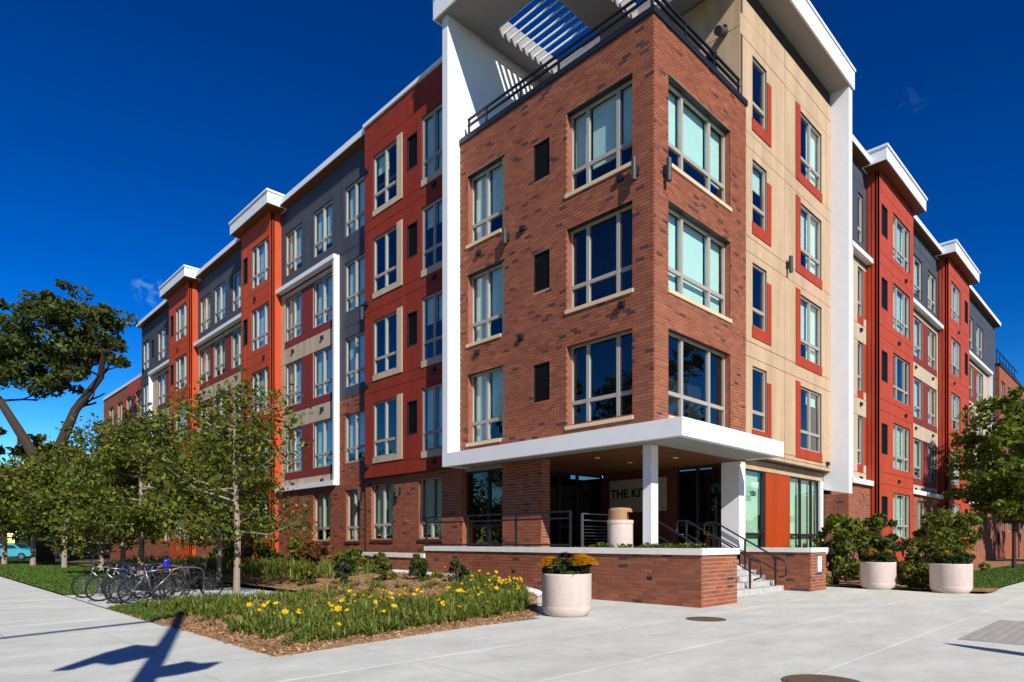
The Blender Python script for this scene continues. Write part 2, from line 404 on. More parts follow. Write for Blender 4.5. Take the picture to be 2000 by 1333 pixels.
WCACHE = {}
def window(side, c, u0, u1, z0, z1, cols=(.5,), transom=.30, recess=.10, blind=None, frame='frame', glass='glass', sill=None, parent=None, bar=.07, name='window', louver=False, vframe=None):
    """window (frame mesh) > pane, blind, sill"""
    W, Hh = round(u1-u0, 3), round(z1-z0, 3)
    key = (side, W, Hh, cols, transom, frame, bar)
    cuts = [0.0]+[x*W for x in cols]+[W]
    tz = transom*Hh if transom else None
    if key not in WCACHE:
        mb = MB(); d = .08; hb = bar/2
        def B(a, b, e, g, oo=0.0): fbox(mb, side, 0, a, b, -d, oo, e, g)
        B(0, bar, 0, Hh); B(W-bar, W, 0, Hh); B(bar, W-bar, 0, bar); B(bar, W-bar, Hh-bar, Hh)
        for x in cuts[1:-1]: B(x-bar*.8, x+bar*.8, bar, Hh-bar, .012)
        if tz:
            for i in range(len(cuts)-1):
                a = cuts[i]+(bar if i == 0 else bar*.8); b = cuts[i+1]-(bar if i == len(cuts)-2 else bar*.8)
                B(a, b, tz-bar*.8, tz+bar*.8, .006)
        WCACHE[key] = mb.mesh('window', frame)
    P = pt(side, c, u0, -recess, z0)
    wo_ = ob(name, WCACHE[key], parent or BLD, P)
    # panes
    rows = [(0, tz), (tz, Hh)] if tz else [(0, Hh)]
    for i in range(len(cuts)-1):
        for e, g in rows:
            pk = ('p', side, round(cuts[i+1]-cuts[i], 3), round(g-e, 3), glass)
            if pk not in WCACHE:
                mb = MB(); ww, hh = pk[2]-.03, pk[3]-.03
                q = [pt(side, 0, -ww/2, 0, -hh/2), pt(side, 0, ww/2, 0, -hh/2), pt(side, 0, ww/2, 0, hh/2), pt(side, 0, -ww/2, 0, hh/2)]
                mb.face(q if side == 'R' else q[::-1]); WCACHE[pk] = mb.mesh('pane', glass)
            po = ob('pane', WCACHE[pk], wo_, pt(side, 0, (cuts[i]+cuts[i+1])/2, -.05, (e+g)/2))
            po.rotation_euler = (R.gauss(0, .004), R.gauss(0, .004), R.gauss(0, .004))
    if blind is None: blind = R.choice((0, .6, .72, .9, 1.0, 1.0, 1.0, 1.0, 1.0))
    bl = blind if hasattr(blind, '__len__') else (blind,)*(len(cuts)-1)
    for i, bf in enumerate(bl):
        if bf <= 0: continue
        a, b = cuts[i]+.05, cuts[i+1]-.05
        top, bot = Hh-.03, max(.05, Hh-.03-bf*(Hh-.06))
        mb = MB(); fbox(mb, side, 0, a, b, -.20, -.19, bot, top); fbox(mb, side, 0, a, b, -.215, -.175, bot-.03, bot)
        mb.build('blind', 'blind', wo_)
    if sill:
        mb = MB(); fbox(mb, side, 0, -.04, W+.04, -.12, recess+.045, -.115, -.004); mb.build('sill', sill, wo_)
    return wo_

def trim(side, c, u0, u1, z0, z1, o, m, name='trim', back=.0):
    mb = MB(); fbox(mb, side, c, u0, u1, -back, o, z0, z1); return mb.build(name, m, BLD)
def louver(side, c, u0, u1, z0, z1, recess=.02, edge=None):
    mb = MB()
    for a, b, e, g in ((u0, u0+.04, z0, z1), (u1-.04, u1, z0, z1), (u0+.04, u1-.04, z0, z0+.04), (u0+.04, u1-.04, z1-.04, z1)):
        fbox(mb, side, c, a, b, -.1, recess and -recess+.02 or .01, e, g)
    lo = mb.build('louver_vent', 'black_metal', BLD)
    n = max(5, int((z1-z0)/.05)); mb = MB(); h = (z1-z0-.08)/n
    for i in range(n):
        e = z0+.04+i*h
        fbox(mb, side, c, u0+.04, u1-.04, -.09, -.045, e, e+h*.55)
    mb.build('slat_bank', 'louver', lo)
def small_vent(side, c, u, z):
    mb = MB(); fbox(mb, side, c, u-.09, u+.09, 0, .10, z-.07, z+.07); fbox(mb, side, c, u-.11, u+.11, .001, .03, z-.09, z+.09); mb.build('exhaust_vent', 'black_metal', BLD)
def sconce(side, c, u, z, h=.62):
    mb = MB(); P = pt(side, c, u, .17, 0)
    mb.tube([(P[0], P[1], z-h/2), (P[0], P[1], z+h/2)], .075, 14)
    s_ = mb.build('wall_light', 'lamp_metal', BLD)
    mb = MB(); fbox(mb, side, c, u-.06, u+.06, 0, .12, z-.12, z+.12); mb.build('bracket', 'black_metal', s_)

# ================================================================== GROUND
def sheet(name, x0, x1, y0, y1, z, m, kind='structure', parent=None):
    mb = MB(); mb.face([(x0, y0, z), (x1, y0, z), (x1, y1, z), (x0, y1, z)]); o = mb.build(name, m, parent)
    if not parent: tag(o, kind=kind)
    return o
sheet('ground', -900, 900, -900, 900, -.12, 'ground')
def bed_front(x):
    if x < -5.04: return -1.41+(x+11.35)/(6.31)*.85
    return -.56+(x+5.04)/4.04*3.98
def smooth(t): t = max(0, min(1, t)); return t*t*(3-2*t)
def berm(x, y):
    h = .44*smooth((x+8.0)/6.2)*smooth((y-1.0)/9.0)
    e = min(x+11.32, (y-bed_front(x)), 2)
    return -.045+.07*smooth(e/.22)+h+.10*smooth(e/1.6)*smooth((9-y)/3)
# concrete plaza: real slabs with open joints on a darker bed
plz = sheet('plaza', -60, 8.85, -40, 3.6, -.011, 'concrete_base')
SLAB = {}
def slab(x0, x1, y0, y1, parent, z=0.0):
    k = (round(x1-x0, 3), round(y1-y0, 3))
    if k not in SLAB:
        mb = MB(); w_, d_ = k; g = .006; b = .001
        mb.box(g, w_-g, g, d_-g, -.07, -.003, None, 'tb')
        mb.v += [(g, g, -.003), (w_-g, g, -.003), (w_-g, d_-g, -.003), (g, d_-g, -.003), (b+g, b+g, 0), (w_-g-b, b+g, 0), (w_-g-b, d_-g-b, 0), (b+g, d_-g-b, 0)]
        i = len(mb.v)-8
        for q in ((4, 5, 6, 7), (0, 1, 5, 4), (1, 2, 6, 5), (2, 3, 7, 6), (3, 0, 4, 7)): mb.f.append(tuple(i+a for a in q)); mb.t.append(None)
        SLAB[k] = mb.mesh('slab', 'concrete')
    o = ob('slab', SLAB[k], parent, (x0, y0, z+R.uniform(-.002, .002))); return o
SW, SD = 2.35, 2.06
xs = [8.85-i*SW for i in range(17)]
ys = [3.4-i*SD for i in range(11)]
for i in range(len(xs)-1):
    for j in range(len(ys)-1):
        x1, x0, y1, y0 = xs[i], xs[i+1], ys[j], ys[j+1]
        if x0 > -11.3 and y0 >= -1.0 and x1 < -1.0 and y0 > bed_front(max(x0, -11.3))+.1: continue
        slab(x0, x1, y0, y1, plz)
swl = sheet('sidewalk', -60, -11.25, 3.6, 120, -.011, 'concrete_base')
for i in range(5):
    for j in range(14):
        slab(-11.28-(i+1)*SW, -11.28-i*SW, 3.4+j*SD, 3.4+(j+1)*SD, swl)
mb = MB(); mb.box(-11.28-5*SW, -11.28, 3.4+14*SD, 120, -.07, 0); mb.build('far_paving', 'concrete', swl)
pad = tag(MB().build('bicycle_pad', 'concrete') if 0 else sheet('bicycle_pad', -11.27, -6.2, 7.95, 12.9, .012, 'concrete'), kind='structure')
swr = sheet('street_sidewalk', 8.86, 140, -9.4, -5.75, -.011, 'concrete_base')
for i in range(12):
    for j in range(2):
        slab(8.87+i*SW, 8.87+(i+1)*SW, -5.75-(j+1)*1.8, -5.75-j*1.8, swr)
mb = MB(); mb.box(8.87+12*SW, 140, -9.35, -5.76, -.07, 0); mb.build('far_paving', 'concrete', swr)
# lawns
def bumpy(name, x0, x1, y0, y1, hf, m, nx, ny, front=None):
    V = []; F = []
    for i in range(nx+1):
        x = x0+(x1-x0)*i/nx; yb = front(x) if front else y0
        for j in range(ny+1):
            y = yb+(y1-yb)*j/ny; V.append((x, y, hf(x, y)))
    for i in range(nx):
        for j in range(ny):
            a = i*(ny+1)+j; F.append((a, a+ny+1, a+ny+2, a+1))
    mb = MB(); mb.v = V; mb.f = F; mb.t = [None]*len(F)
    return tag(mb.build(name, m, smooth=True), kind='structure')
jit = lambda s: R.uniform(-s, s)
bumpy('mulch_bed', -11.32, -1.02, 0, 7.97, lambda x, y: berm(x, y)+jit(.012), 'mulch', 120, 90, bed_front)
bumpy('mulch_border', -6.2, .5, 7.97, 40, lambda x, y: berm(x, y)*.9+.02+jit(.012), 'mulch', 50, 150)
bumpy('lawn', -11.25, -6.2, 12.95, 57, lambda x, y: .03+jit(.008), 'turf', 24, 120)
bumpy('lawn_by_street', 8.86, 80, -5.74, -2.6, lambda x, y: .03+jit(.008), 'turf', 160, 12)
bumpy('mulch_by_wing', 8.86, 60, -2.6, .8, lambda x, y: .06+jit(.015), 'mulch', 160, 16)
bumpy('mulch_corner', 8.86, 11.2, -6.0, -2.6, lambda x, y: .05+.02*math.sin(x*3)+jit(.01), 'mulch', 24, 30)
rd = sheet('street', -60, -24.5, -200, 300, -.10, 'asphalt')
sheet('side_street', -24, .5, 59, 72, -.098, 'asphalt')
rd2 = sheet('cross_street', -200, 300, -60, -14.0, -.104, 'asphalt')

# ================================================================== TOWER
FL = (4.08, 7.65, 11.22, 14.79, 18.36)     # window heads of storeys 1..5
TB = 4.0
bigw = [(.70, 3.14, FL[k]-2.50, FL[k]) for k in (1, 2, 3)]
narw = [(5.90, 7.86, FL[k]-2.52, FL[k]-.02) for k in (1, 2, 3)]
louv = [(3.85, 4.55, FL[k]-1.58, FL[k]-.34) for k in (1, 2, 3)]
opsL = bigw+narw+louv
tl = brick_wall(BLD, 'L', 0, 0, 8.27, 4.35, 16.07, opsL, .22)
brick_field  # bricks are queued by brick_wall
ops_r = [(.74, 4.38, FL[k]-2.5, FL[k]-.01) for k in (1, 2, 3)]
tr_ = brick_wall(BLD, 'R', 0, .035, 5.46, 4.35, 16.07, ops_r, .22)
BLl = {1: (0, 0, .0), 2: (0, 0, 0), 3: (.72, .68, .68)}
for k in (1, 2, 3):
    u0, u1, z0, z1 = bigw[k-1]
    window('L', 0, u0, u1, z0, z1, (.26, .72), .29, .20, {1: (0, 0, 0), 2: (0, 0, 0), 3: (.7, .74, .66)}[k], sill='sill_tan')
    u0, u1, z0, z1 = narw[k-1]
    window('L', 0, u0+.22, u1, z0, z1, (.5,), .29, .20, {1: (.72, 1), 2: (.66, 1), 3: (.62, 1)}[k], sill='sill_tan')
    trim('L', 0, u0+.003, u0+.22, z0, z1, -.10, 'sill_tan', 'jamb_trim', .2)
    u0, u1, z0, z1 = louv[k-1]; louver('L', 0, u0, u1, z0, z1, .05)
    u0, u1, z0, z1 = ops_r[k-1]
    window('R', 0, u0, u1, z0, z1, (.28, .72), .29, .19, {1: (0, 0, 0), 2: (.98, 1.0, .98), 3: (.62, .66, .70)}[k], sill='sill_tan')
for u, z in ((1.1, 11.96), (1.05, 8.35), (5.02, 11.9), (5.1, 8.33), (7.2, 11.8), (7.3, 8.3)): small_vent('L', 0, u, z)
sconce('L', 0, .53, 11.94); sconce('R', 0, .50, 11.90); sconce('L', 0, 5.72, 11.84, .5)
# parapet coping
mb = MB(); mb.box(-.05, .34, -.05, 8.25, 16.072, 16.25); mb.box(.34, 5.50, -.05, .34, 16.072, 16.25); mb.build('coping', 'black_metal', BLD)
mb = MB(); mb.box(.3, 8.2, .3, 8.25, 15.5, 16.02); mb.build('terrace_floor', 'asphalt', BLD)
# roof railing
rl = empty('railing', (0, 0, 0)); rl.parent = BLD
for y in (.16, 1.9, 3.6, 5.3, 7.0, 7.95):
    mb = MB(); mb.box(.13, .19, y-.03, y+.03, 16.25, 16.97); mb.build('post', 'black_metal', rl)
for x in (1.9, 3.6, 5.25):
    mb = MB(); mb.box(x-.03, x+.03, .13, .19, 16.25, 16.97); mb.build('post', 'black_metal', rl)
for z in (16.94, 16.72):
    mb = MB(); mb.box(.125, .195, .125, 8.0, z-.03, z+.03); mb.box(.195, 5.3, .125, .195, z-.03, z+.03); mb.build('rail', 'black_metal', rl)
# tall white side fins, roof and pergola openings
mb = MB(); mb.box(-.57, 6.2, 8.28, 8.58, 4.31, 20.55); mb.build('side_fin', 'white_metal', BLD)
mb = MB()
zA, zB = 3.81, 3.61
v = [(13.62, .5, zA), (14.02, .5, zA), (14.02, -.52, zB), (13.62, -.52, zB)]
i = len(mb.v); mb.v += v+[(a, b, 20.55) for a, b, _ in v]
for q in ((0, 1, 2, 3), (7, 6, 5, 4), (0, 4, 5, 1), (1, 5, 6, 2), (2, 6, 7, 3), (3, 7, 4, 0)): mb.f.append(tuple(i+a for a in q)); mb.t.append(None)
mb.build('side_fin', 'white_metal', BLD)
# roof slab with two slatted openings
rx0, rx1, ry0, ry1, rz0, rz1 = -.72, 14.02, -.54, 8.80, 20.55, 21.38
opn = [(1.15, 4.75, 5.1, 7.65), (1.15, 4.75, 1.25, 3.8)]
xs_ = sorted({rx0, rx1, 1.15, 4.75}); ys_ = sorted({ry0, ry1, 5.1, 7.65, 1.25, 3.8})
mb = MB()
for i in range(len(xs_)-1):
    for j in range(len(ys_)-1):
        a, b = (xs_[i]+xs_[i+1])/2, (ys_[j]+ys_[j+1])/2
        if any(o_[0] < a < o_[1] and o_[2] < b < o_[3] for o_ in opn): continue
        x0, x1, y0, y1 = xs_[i], xs_[i+1], ys_[j], ys_[j+1]
        mb.face([(x0, y0, rz0), (x0, y1, rz0), (x1, y1, rz0), (x1, y0, rz0)]); mb.face([(x0, y0, rz1-.1), (x1, y0, rz1-.1), (x1, y1, rz1-.1), (x0, y1, rz1-.1)])
for o_ in opn:
    x0, x1, y0, y1 = o_; zt = rz1-.1
    mb.face([(x0, y0, rz0), (x0, y0, zt), (x0, y1, zt), (x0, y1, rz0)]); mb.face([(x1, y0, rz0), (x1, y1, rz0), (x1, y1, zt), (x1, y0, zt)])
    mb.face([(x0, y0, rz0), (x1, y0, rz0), (x1, y0, zt), (x0, y0, zt)]); mb.face([(x0, y1, rz0), (x0, y1, zt), (x1, y1, zt), (x1, y1, rz0)])
roof = mb.build('tower_roof', 'soffit', BLD)
mb = MB(); e = .02
mb.box(rx0-.06, rx0-.002, ry0-.06, ry1+.06, rz0-.01, rz1-.11); mb.box(rx0, rx1+.06, ry0-.06, ry0-.002, rz0-.01, rz1-.11)
mb.box(rx1+.002, rx1+.06, ry0, ry1+.06, rz0-.01, rz1-.11); mb.box(rx0, rx1, ry1+.002, ry1+.06, rz0-.01, rz1-.11)
mb.build('fascia', 'white_metal', roof)
mb = MB(); mb.box(rx0-.1, rx0+.2, ry0-.1, ry1+.1, rz1-.10, rz1); mb.box(rx0+.2, rx1+.1, ry0-.1, ry0+.2, rz1-.10, rz1); mb.build('roof_edge', 'white_metal', roof)
for o_ in opn:
    n = 11
    for i in range(n):
        x = o_[0]+(i+.5)*(o_[1]-o_[0])/n
        mb = MB(); a = .20
        q = [(x-.05, rz0+.10), (x-.03, rz0+.08), (x+.06, rz0+.25), (x+.04, rz0+.27)]
        for s0, s1 in ((0, 1), (1, 2), (2, 3), (3, 0)):
            mb.face([(q[s0][0], o_[2], q[s0][1]), (q[s1][0], o_[2], q[s1][1]), (q[s1][0], o_[3], q[s1][1]), (q[s0][0], o_[3], q[s0][1])])
        mb.build('slat', 'white_metal', roof)
# ================================================================== TAN BLOCK
XT, YT = 5.46, .2
tw = []
for k in (1, 2, 3, 4):
    h = FL[k]+.02
    tw += [(6.36, 7.48, h-2.2, h), (10.40, 12.62, h-2.45, h)]
zl = [4.7]+[FL[k]+.28 for k in (1, 2, 3, 4)]+[FL[k]-2.78 for k in (1, 2, 3, 4)]+[19.35]
panel_wall('R', YT, XT, 13.62, 4.55, 20.0, tw, 'tan', [9.0, 13.2], sorted(set(zl)), .2)
trim('R', YT, XT, 13.6, 20.0, 20.54, -.03, 'joint', 'frieze', .3)
for k in (1, 2, 3, 4):
    h = FL[k]+.02
    window('R', YT, 6.36, 7.48, h-2.2, h, (), .29, .06, {4: 0, 3: .35, 2: 0, 1: 0}[k])
    window('R', YT, 10.40, 12.62, h-2.45, h, (.5,), .29, .06, {4: (0, .95), 3: (.62, 1.), 2: (.7, 1.), 1: (0, .2)}[k])
    # painted red corner accents, proud of the wall
    trim('R', YT, 6.30, 7.80, h-2.60, h-2.205, .03, 'accent_red', 'accent_trim'); trim('R', YT, 7.482, 7.80, h-2.203, h-.42, .032, 'accent_red', 'accent_trim')
    trim('R', YT, 9.98, 12.62, h-2.83, h-2.455, .03, 'accent_red', 'accent_trim'); trim('R', YT, 9.98, 10.398, h-2.453, h+.12, .032, 'accent_red', 'accent_trim')
sconce('R', YT, 9.15, 11.94, .6)
small_vent('R', YT, 13.2, 4.85)
# side of the tan block above the tower terrace, with a door and a lamp
panel_wall('L', XT, .2, 4.6, 16.03, 20.5, [(1.05, 2.3, 16.03, 18.5)], 'tan', [3.4], [18.9], .15)
window('L', XT, 1.05, 2.3, 16.03, 18.5, (), None, .08, 0, 'black_metal', 'glass_dark')
mb = MB(); mb.tube([(XT-.02, .75, 18.95), (XT-.5, .75, 18.75)], .14, 18); l_ = mb.build('terrace_lamp', 'lamp_metal', BLD)
mb = MB(); mb.tube([(XT, .75, 19.1), (XT-.06, .75, 19.1)], .10, 14); mb.build('lamp_base', 'black_metal', l_)
mb = MB(); mb.box(XT+.05, 6.2, 4.6, 8.26, 16.03, 20.5); mb.build('terrace_back_wall', 'gray', BLD)
# ground floor storefront under the tan block
mb = MB(); mb.box(6.1, 13.4, .205, .62, 4.50, 4.548); mb.build('soffit', 'joint', BLD)
trim('R', .5, 6.25, 13.55, 4.16, 4.50, 0, 'tan', 'header_band', .2)
trim('R', .5, 13.28, 13.58, .3, 4.155, .02, 'white_metal', 'corner_post', .2)
sf = window('R', .5, 6.46, 8.12, 1.15, 4.155, (.92,), .24, .06, (1., 1.), 'black_metal', 'glass_green', name='storefront_window', bar=.05)
trim('R', .5, 8.13, 10.28, 1.15, 4.155, -.03, 'orange_panel', 'entry_panel', .15)
window('R', .5, 10.30, 13.26, 1.15, 4.155, (.36, .74), .24, .06, (1., 1., 1.), 'black_metal', 'glass_green', name='storefront_window', bar=.05)
def text(body, size, loc, rot, m, parent, name='lettering', ext=.006):
    cu = bpy.data.curves.new(name, 'FONT'); cu.body = body; cu.size = size; cu.extrude = ext; cu.offset = size*.022; cu.materials.append(MATS[m])
    t = bpy.data.objects.new(name, cu); COL.objects.link(t)
    bpy.context.view_layer.update()
    me = bpy.data.meshes.new_from_object(t.evaluated_get(bpy.context.evaluated_depsgraph_get())); me.name = name
    bpy.data.objects.remove(t); bpy.data.curves.remove(cu)
    if not me.materials: me.materials.append(MATS[m])
    o = ob(name, me, parent, loc); o.rotation_euler = rot; return o
text('1111', .30, (6.95, .53, 3.52), (rad(90), 0, 0), 'letter_pale', BLD, 'door_number')
text('1001', .26, (6.85, .53, 3.22), (rad(90), 0, 0), 'letter', BLD, 'door_number')

# ================================================================== CANOPY AND PORCH
cz0, cz1 = 4.30, 4.78
can = empty('entrance_canopy', (0, 0, 0)); can.parent = BLD
mb = MB(); mb.box(-.58, -.40, -1.22, 8.58, cz0, cz1); mb.box(-.40, 5.56, -1.22, -1.04, cz0, cz1); mb.box(5.38, 5.56, -1.04, -.02, cz0, cz1); mb.box(-.40, -.02, -1.04, 8.27, cz1-.06, cz1-.01); mb.box(-.02, 5.38, -1.04, -.02, cz1-.06, cz1-.01)
mb.build('fascia', 'white_metal', can)
mb = MB(); mb.box(-.398, .30, -1.038, 8.27, cz0+.03, cz0+.06); mb.box(.30, 5.37, -1.038, .25, cz0+.03, cz0+.06); mb.build('soffit', 'soffit', can)
# wood ceiling boards
for i in range(40):
    y0 = .26+i*.155
    if y0 > 6.2: break
    mb = MB(); mb.box(.31, 5.85, y0, y0+.135, cz0+.035+R.uniform(0, .004), cz0+.06); mb.build('ceiling_board', 'wood', can)
mb = MB(); mb.box(.30, 5.9, .25, 6.3, cz0+.062, cz0+.075); mb.build('ceiling_back', 'joint', can)
for x, y in ((1.6, 1.4), (1.6, 3.2), (3.4, 1.4), (3.4, 3.2)):
    mb = MB(); mb.tube([(x, y, cz0+.02), (x, y, cz0+.034)], .09, 16); mb.build('downlight', 'white_metal', can)
# porch column and white pier
mb = MB(); mb.box(.34, .68, .30, .58, 1.3, cz0+.03); mb.build('porch_column', 'white_metal', BLD)
mb = MB(); mb.box(5.78, 6.24, .40, 1.05, 1.3, cz0+.03); mb.build('white_pier', 'white_metal', BLD)
# porch inner walls
brick_wall(BLD, 'L', .4, 4.6, 6.45, 1.25, 4.33, [], .3)
brick_wall(BLD, 'R', 4.6, .435, .85, 1.25, 4.33, [], .3)
mb = MB(); mb.box(.7, .84, 4.85, 6.3, 1.25, 4.3); mb.build('pier_core', 'mortar', BLD)
window('R', 6.3, .9, 3.3, 1.3, 4.25, (.5,), None, .02, 0, 'black_metal', 'glass_dark', name='entry_glazing')
window('R', 6.3, 3.3, 5.9, 1.3, 4.25, (.4,), .3, .02, 0, 'black_metal', 'glass_dark', name='entry_glazing')
window('L', .42, 6.47, 8.55, 1.32, 4.2, (.42,), .3, .15, 0, 'black_metal', 'glass_green', name='entry_glazing')
trim('L', .42, 6.47, 8.55, 4.2, 4.33, -.05, 'soffit', 'header_band', .2)
mb = MB(); mb.box(5.9, 6.1, 2.9, 6.3, 1.25, 4.33); mb.build('porch_wall', 'porch_wall', BLD)
window('L', 5.9, 1.06, 2.9, 1.32, 4.3, (.55,), .3, .05, 0, 'black_metal', 'glass_dark', name='entry_glazing')
mb = MB(); mb.box(5.82, 5.88, 3.3, 5.9, 2.75, 4.02); sg = mb.build('sign_board', 'sign_board', BLD)
text('THE KIT', .47, (5.81, 5.84, 3.32), (rad(90), 0, rad(-90)), 'letter', sg)
mb = MB(); mb.box(.86, 5.88, 6.32, 6.5, 4.24, 4.62); mb.box(5.92, 6.1, 1.06, 6.5, 4.31, 4.62); mb.build('porch_header', 'porch_wall', BLD)
# interior backing so rooms read dark
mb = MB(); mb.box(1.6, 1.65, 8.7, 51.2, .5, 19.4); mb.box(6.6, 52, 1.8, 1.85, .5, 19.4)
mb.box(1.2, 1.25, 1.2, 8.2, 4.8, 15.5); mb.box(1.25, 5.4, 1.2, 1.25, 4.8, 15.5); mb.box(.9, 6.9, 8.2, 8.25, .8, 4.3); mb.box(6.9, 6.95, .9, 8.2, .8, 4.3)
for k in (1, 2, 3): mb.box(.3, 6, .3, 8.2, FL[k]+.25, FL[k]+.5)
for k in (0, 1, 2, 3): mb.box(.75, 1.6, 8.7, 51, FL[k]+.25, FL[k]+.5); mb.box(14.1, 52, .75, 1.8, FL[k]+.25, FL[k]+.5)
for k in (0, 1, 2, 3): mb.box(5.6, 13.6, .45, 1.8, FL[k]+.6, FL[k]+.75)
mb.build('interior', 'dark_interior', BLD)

# ================================================================== WINGS
# one wing is a row of bays; side L runs along Y, side R runs along X
def capped_bay(side, c, u0, u1, win, lou, m, zb, back=.62, cap=True, vlines=None):
    ops = []; ws = []
    for k in range(5):
        h = FL[k]
        if k == 0 and zb > 2: continue
        q = (win[0], win[1], h-2.33, h); ops.append(q); ws.append(q)
        if lou: ops.append((lou[0], lou[1], h-1.75, h-.25))
    ops = [q for q in ops if q[2] > zb]; 
    zl = [z for k in range(5) for z in (FL[k]+.35, FL[k]-2.65)]
    panel_wall(side, c, u0, u1, zb, 19.62, ops, m, [(win[0]+win[1])/2 if not lou else (lou[0]+lou[1])/2] , zl, .2)
    # returning sides of the bay
    for uu, fac in ((u0, -1), (u1, 1)):
        mb = MB()
        if side == 'L': mb.box(c+.012, c+back, uu, uu+.02*fac*-1, zb, 19.62)
        else: mb.box(uu, uu-.02*fac, c+.012, c+back, zb, 19.62)
        sd = mb.build('side_wall', m, BLD)
        if fac == -1:
            for i in range(3):   # vertical battens on the visible side
                mb = MB(); p = c+.1+i*.2
                if side == 'L': mb.box(p, p+.035, uu-.02, uu-.001, zb, 19.6)
                else: mb.box(uu-.02, uu-.001, p, p+.035, zb, 19.6)
                mb.build('batten', m, sd)
    for q in ws: window(side, c, *q, (.27, .73), .29, .07, None)
    for q in ops:
        if q not in ws: louver(side, c, *q)
    for k in range(1, 5):
        small_vent(side, c, u0+.5 if not lou else (win[0]+win[1])/2+.6*(-1)**k, FL[k]-2.95)
    if cap:
        mb = MB(); fbox(mb, side, c, u0-.7, u1+.45, -1.2, .5, 19.64, 20.25); cp = mb.build('roof_cap', 'white_metal', BLD)
        mb = MB(); fbox(mb, side, c, u0-.76, u1+.51, -1.2, .56, 20.25, 20.36); mb.build('roof_edge', 'white_metal', cp)
        mb = MB(); fbox(mb, side, c, u0-.66, u1+.41, -.5, .46, 19.60, 19.638); mb.build('soffit', 'wood', cp)
def gray_bay(side, c, u0, u1, wins, lou, zb, frame, accents, brick_top, gfw, endcut=None):
    """charcoal upper wall; a white picture frame holds beige walls with red accents on storeys 2-4; brick below"""
    f0, f1 = frame
    ops = [(a, b, FL[k]-2.33, FL[k]) for k in range(1, 5) for a, b in wins]
    ops_l = [(a, b, FL[k]-1.75, FL[k]-.3) for k in (4,) for a, b in lou]
    zt, zf = 19.7, 15.36
    ul = [(wins[i][1]+wins[i+1][0])/2 for i in range(len(wins)-1)]
    zl = [FL[k]+.5 for k in range(5)]
    # storey 5 (and the strips outside the frame)
    panel_wall(side, c, u0, u1, zf, zt, [q for q in ops+ops_l if q[2] > zf-.5], 'gray', ul, zl)
    def strip(a, b):
        if b-a < .05: return
        zs = brick_top if brick_top else 4.3
        panel_wall(side, c, a, b, zs, zf-.002, [q for q in ops if q[0] >= a-.01 and q[1] <= b+.4 and q[2] > zs-.05], 'gray', [], zl)
        if brick_top: brick_wall(BLD, side, c, a, b, 4.33, zs-.002, [q for q in ops if q[0] >= a-.01 and q[1] <= b+.4 and q[2] < zs])
    strip(u0, f0); strip(f1, u1)
    for q in ops_l: louver(side, c, *q)
    # framed zone: beige with accents
    fo = [q for q in ops if q[0] > f0 and q[1] < f1 and q[3] < zf]
    fw = [w_ for w_ in wins if w_[0] > f0 and w_[1] < f1]
    panel_wall(side, c, f0+.2, f1-.2 if f1 < u1-.1 else f1, 4.55, zf-.3, fo, 'beige', [(a+b)/2 for a, b in zip([w_[1] for w_ in fw[:-1]], [w_[0] for w_ in fw[1:]])], [FL[k]+.02 for k in (1, 2, 3)]+[FL[k]-2.72 for k in (1, 2, 3)], .2)
    for k in (1, 2, 3):
        if not fw: break
        trim(side, c, min(w_[0] for w_ in fw)-.05, max(w_[1] for w_ in fw)+.05, FL[k]-2.70, FL[k]-2.335, .012, accents, 'accent_band')
        for i in range(len(fw)-1):
            trim(side, c, fw[i][1]+.01, fw[i+1][0]-.01, FL[k]-2.33, FL[k]+.0, .016, accents, 'accent_panel')
        if len(fw) == 1: trim(side, c, fw[0][1]+.01, fw[0][1]+.42, FL[k]-2.33, FL[k], .016, accents, 'accent_panel')
        for w_ in fw: small_vent(side, c, (w_[0]+w_[1])/2, FL[k]-3.0)
    fr = empty('picture_frame', (0, 0, 0)); fr.parent = BLD
    mb = MB(); fbox(mb, side, c, f0, f1, 0, .32, zf-.22, zf); mb.build('head', 'white_metal', fr)
    mb = MB(); fbox(mb, side, c, f0, f1, 0, .34, 4.30, 4.54); mb.build('foot', 'white_metal', fr)
    if f0 > u0+.1: mb = MB(); fbox(mb, side, c, f0, f0+.15, 0, .28, 4.542, zf-.222); mb.build('upright', 'white_metal', fr)
    if f1 < u1-.1: mb = MB(); fbox(mb, side, c, f1-.15, f1, 0, .28, 4.542, zf-.222); mb.build('upright', 'white_metal', fr)
    for q in ops: window(side, c, *q, blind=R.choice((.8, .95, 1., 1., 1., 1.)), cols=(.5,) if q[1]-q[0] > 1.7 else (.45,) if q[1]-q[0] > 1.65 else (), transom=.29, recess=.07)
    # eave
    mb = MB(); fbox(mb, side, c, u0-.02, u1+.02, -.6, .42, 19.72, 20.0); ev = mb.build('eave', 'white_metal', BLD)
    mb = MB(); fbox(mb, side, c, u0-.01, u1+.01, -.1, .38, 19.69, 19.718); mb.build('soffit', 'wood', ev)
    # ground floor brick
    go = [(a, b, 1.62, 4.0) for a, b in gfw]
    brick_wall(BLD, side, c-.16, u0, u1, -.1, 4.298, go)
    for q in go: window(side, c-.16, *q, (.5,), .27, .12, None, glass='glass_green', sill='porch_wall')
def fillet(side, c, u0, u1, z0, z1, m):
    mb = MB(); fbox(mb, side, c, u0, u1, -.3, 0, z0, z1); mb.build('wall_infill', m, BLD)

